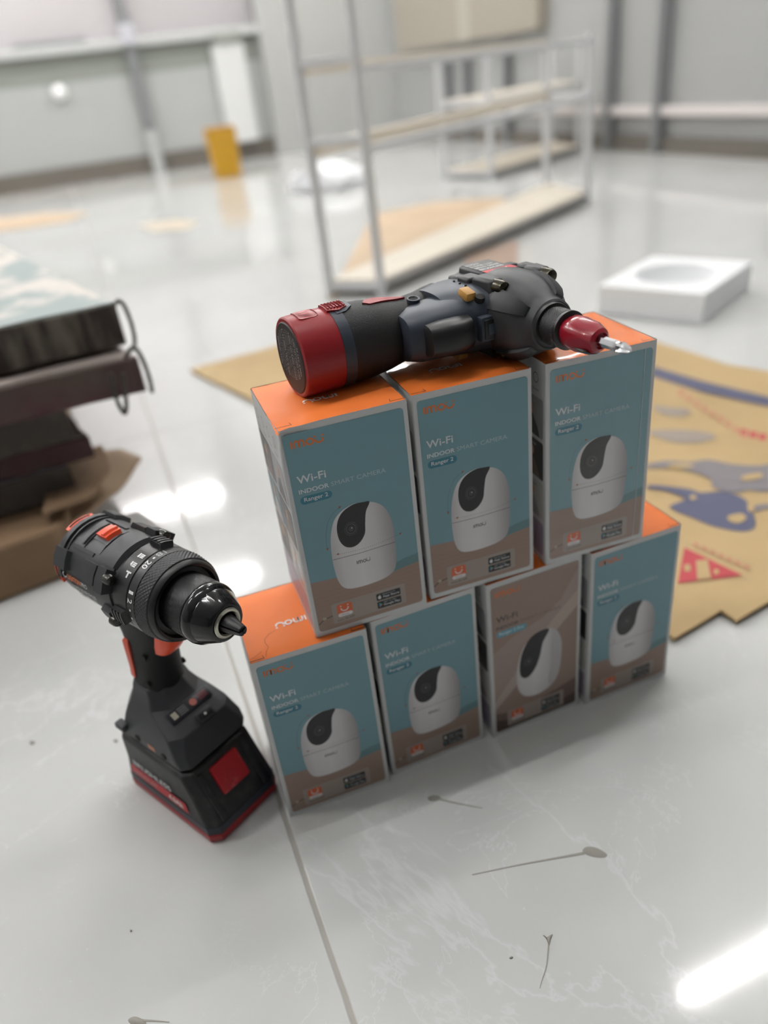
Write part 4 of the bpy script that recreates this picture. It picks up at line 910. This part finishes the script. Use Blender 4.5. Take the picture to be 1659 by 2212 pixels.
# ================================================================== RACKS
tubw = mat('rack_white_metal', (.60, .61, .62), .4); brd = mat('shelf_board_beige', (.66, .60, .50), .5); edg = mat('shelf_edge_grey', (.30, .29, .28), .5)
def rack(A, B, Cc, Dd, H, levels, label, mid=True, extra=None):
    A, B, Cc, Dd = [Vector((*p, 0)) for p in (A, B, Cc, Dd)]
    o0 = (A + B + Cc + Dd) / 4; root = empty('metal_rack', Matrix.Translation(o0), label, 'rack', 'white metal racks')
    L = lambda p: p - o0
    s = .0105
    def post(p, h, nm='post'):
        bm = bmesh.new(); q = L(p); box(bm, q.x - s, q.x + s, q.y - s, q.y + s, 0, h, .002); from_bm(nm, bm, tubw, root)
    def bar(p, q, z, nm, w=.010, m=tubw):
        bm = bmesh.new(); p, q = L(p), L(q); d = (q - p); l = d.length; M = Matrix.Translation((p.x, p.y, z)) @ Matrix.Rotation(atan2(d.y, d.x), 4, 'Z'); box(bm, 0, l, -w, w, -w, w, .002, M=M); return from_bm(nm, bm, m, root)
    for p, k in ((A, 1), (B, 1), (Cc, 0), (Dd, 0)): post(p, H if k else min(H, .53))
    if mid: post((A + Dd) / 2, levels[0] if mid == 2 else H)
    for z in levels:
        bm = bmesh.new(); v = [L(p) for p in (A, B, Cc, Dd)]
        prism(bm, [(p.x, p.y) for p in v], z, z + .012, 0); from_bm('shelf', bm, brd, root)
        bar(B, Cc, z - .004, 'shelf_beam', m=tubw if z > .1 else edg); bar(A, Dd, z - .004, 'shelf_beam'); bar(A, B, z - .004, 'shelf_beam'); bar(Cc, Dd, z - .004, 'shelf_beam')
    return root, bar, A, B, Cc, Dd
rk = rack((.452, 1.529), (.557, 1.425), (1.62, 2.06), (1.655, 2.385), .80, (.030,), 'tall white metal rack standing nearest behind the cartons, with a wide low shelf', mid=0)
root, bar, A, B, Cc, Dd = rk
for z, nm in ((.368, 'rung'), (.532, 'rung'), (.70, 'rung')): bar(A, B, z, nm, .0095)
bar(B, Cc, .345, 'shelf_beam', .009); bar(A, Dd, .352, 'shelf_beam', .015, brd); bar(B, Cc, .508, 'shelf_beam', .008); bar(A, Dd, .520, 'shelf_beam', .011, brd); bar(Cc, Dd, .35, 'shelf_beam', .008); bar(Cc, Dd, .51, 'shelf_beam', .008)
rk2 = rack((1.65, 3.31), (1.76, 3.03), (2.50, 3.40), (2.56, 3.75), .50, (.025, .33), 'low white metal rack further back, between the tall rack and the glazed wall', mid=0)

# ================================================================== FLOOR ODDS AND ENDS
ply = mat('plywood_tan', (.55, .41, .27), .6, spots=(4, (.49, .36, .23), .4, .6)); plb = mat('plywood_brown', (.34, .24, .18), .6)
def flatpoly(name, pix, th, m, label, cat, z=0.0005, group=None):
    bm = bmesh.new(); W_ = [px(x, y) for x, y in pix]; c = sum(W_, Vector()) / len(W_)
    prism(bm, [(p.x - c.x, p.y - c.y) for p in W_], 0, th); o = from_bm(name, bm, m, None); o.location = (c.x, c.y, z); return tag(o, label, cat, group)
flatpoly('plywood_sheet', [(712, 650), (805, 466), (940, 440), (1088, 430), (1098, 462), (950, 510), (850, 562)], .006, ply, 'tan plywood offcut lying on the floor behind the tall rack', 'plywood')
flatpoly('cardboard_scrap', [(1010, 560), (1118, 522), (1116, 640), (1060, 640), (1000, 600)], .006, plb, 'brown cardboard scrap on the floor in front of the rack', 'cardboard')
flatpoly('cardboard_scrap', [(-40, 478), (100, 462), (190, 460), (150, 478), (60, 492), (-40, 505)], .004, mat('dust_tan', (.52, .40, .28), .8), 'thin tan scrap on the floor at the left edge, far behind the panels', 'cardboard')
flatpoly('cardboard_scrap', [(300, 485), (380, 475), (432, 480), (400, 496), (330, 500)], .0015, mat('dust_pale', (.55, .48, .38), .8), 'pale tan dusty patch of paper on the far floor, left of the tall rack', 'paper')
# yellow bin by the far wall
a, b = px(478, 385), px(516, 380); root = empty('yellow_container', Matrix.Translation(((a.x + b.x) / 2, (a.y + b.y) / 2 + .06, 0)), 'amber yellow square container standing by the far wall', 'container')
bm = bmesh.new(); loft(bm, [[(x, y, z) for x, y in sup(0, 0, w_, w_, 7, 28)] for z, w_ in ((0.001, .076), (.004, .082), (.27, .096), (.275, .098), (.285, .098))]); from_bm('body', bm, mat('amber_yellow', (.50, .27, .012), .45), root, 40)
bm = bmesh.new(); loft(bm, [[(x, y, z) for x, y in sup(0, 0, w_, w_, 7, 28)] for z, w_ in ((.285, .092), (.300, .086))]); from_bm('lid', bm, mat('amber_dark', (.36, .18, .02), .5), root, 40)
# crumpled white plastic
bm = bmesh.new(); bmesh.ops.create_icosphere(bm, subdivisions=3, radius=.16); rnd = random.Random(2)
for v in bm.verts:
    k = 1 + .22 * sin(v.co.x * 45 + v.co.y * 30) + rnd.uniform(-.07, .07); v.co = Vector((v.co.x * 1.25 * k, v.co.y * .95 * k, max(0, v.co.z * .5 * k + .03)))
o = from_bm('plastic_sheet', bm, mat('plastic_white', (.85, .86, .88), .3), None, 50); p = px(716, 405); o.location = (p.x, p.y, .001); tag(o, 'crumpled white plastic sheet on the far floor behind the tall rack', 'plastic')
# green item by the right wall
p = px(1160, 302); root = empty('green_bottle', Matrix.Translation((p.x - .1, p.y - .1, 0)), 'small bright green bottle on the floor by the glazed wall', 'bottle')
bm = bmesh.new(); loft(bm, [[(x, y, z) for x, y in sup(0, 0, w_, w_, 2, 20)] for z, w_ in ((.001, .026), (.004, .030), (.075, .030), (.088, .016), (.094, .013))]); from_bm('body', bm, mat('bottle_green', (.28, .42, .05), .4), root, 40)
bm = bmesh.new(); loft(bm, [[(x, y, z) for x, y in sup(0, 0, .015, .015, 2, 16)] for z in (.094, .108)]); from_bm('cap', bm, mat('cap_yellow', (.45, .45, .08), .4), root, 40)
# white ball added to stand for a bright reflection on the far wall
bm = bmesh.new(); bmesh.ops.create_uvsphere(bm, u_segments=20, v_segments=12, radius=.05); o = from_bm('reflection_spot', bm, mat('reflection_white', (.95, .95, .94), .4), None, 60)
o.location = (.02, 6.30, .62); tag(o, 'small round white ball standing for a reflection on the far wall', 'lamp')
# dried mortar splashes on the tiles
mort = mat('mortar_grey', (.33, .315, .28), .8, bump=(300, .5, .001))
def splash(blob, tail, label, w=.5, h=.0012):
    c = px(*blob[0]); bm = bmesh.new()
    pts = spline([tuple((px(x, y) - c)[:2]) for x, y in blob], 3); prism(bm, pts, 0, h, 0, inset=.35)
    if tail:
        P_ = spline([tuple((px(x, y) - c)[:2]) for x, y in tail], 4, False); n = len(P_)
        for i in range(n - 1):
            p, q = Vector(P_[i]), Vector(P_[i + 1]); d = (q - p).normalized(); s_ = Vector((-d.y, d.x)) * w * .001
            k0, k1 = 1 - i / n * .8, 1 - (i + 1) / n * .8
            prism(bm, [tuple(p + s_ * k0), tuple(p - s_ * k0), tuple(q - s_ * k1), tuple(q + s_ * k1)], 0, .0003)
    o = from_bm('mortar_splash', bm, mort, None, 60); o.location = (c.x, c.y, .0001); tag(o, label, 'splash', 'dried mortar splashes on the tiles')
splash([(1258, 1838), (1268, 1829), (1290, 1832), (1311, 1845), (1306, 1853), (1284, 1852), (1266, 1846)], [(1262, 1843), (1230, 1849), (1180, 1858), (1110, 1871), (1020, 1890)], 'dried mortar splash with a long thin tail, on the tiles right of centre', 1.0)
splash([(924, 1723), (934, 1718), (948, 1719), (952, 1726), (940, 1731), (928, 1730)], [(948, 1726), (980, 1734), (1010, 1740), (1042, 1746)], 'small dried mortar splash just in front of the bottom row of cartons', .7)
splash([(1172, 2020), (1180, 2026), (1194, 2018), (1190, 2030), (1186, 2044), (1181, 2030)], [(1186, 2030), (1184, 2060), (1180, 2090), (1170, 2120), (1166, 2135)], 'thin forked mortar splash low on the tiles, its tail running towards the picture bottom', .55)
splash([(276, 2204), (290, 2196), (308, 2202), (316, 2212), (290, 2216)], [(306, 2204), (340, 2206), (366, 2208)], 'dried mortar splash at the bottom edge, left of the tile joint', .6)
splash([(281, 2010), (283, 2008), (285, 2012), (282, 2014)], None, 'tiny dark speck on the tiles below the drill', .4)
splash([(63, 1604), (70, 1600), (77, 1604), (70, 1609)], None, 'small grey speck on the tiles at the left edge, beside the drill battery', .4)
splash([(245, 1600), (251, 1597), (256, 1601), (250, 1604)], None, 'small grey speck on the tiles just left of the drill battery', .4)
splash([(1100, 1370 + 700), (1107, 2066), (1108, 2070), (1103, 2072)], None, 'tiny dark speck on the tiles near the forked splash', .4)
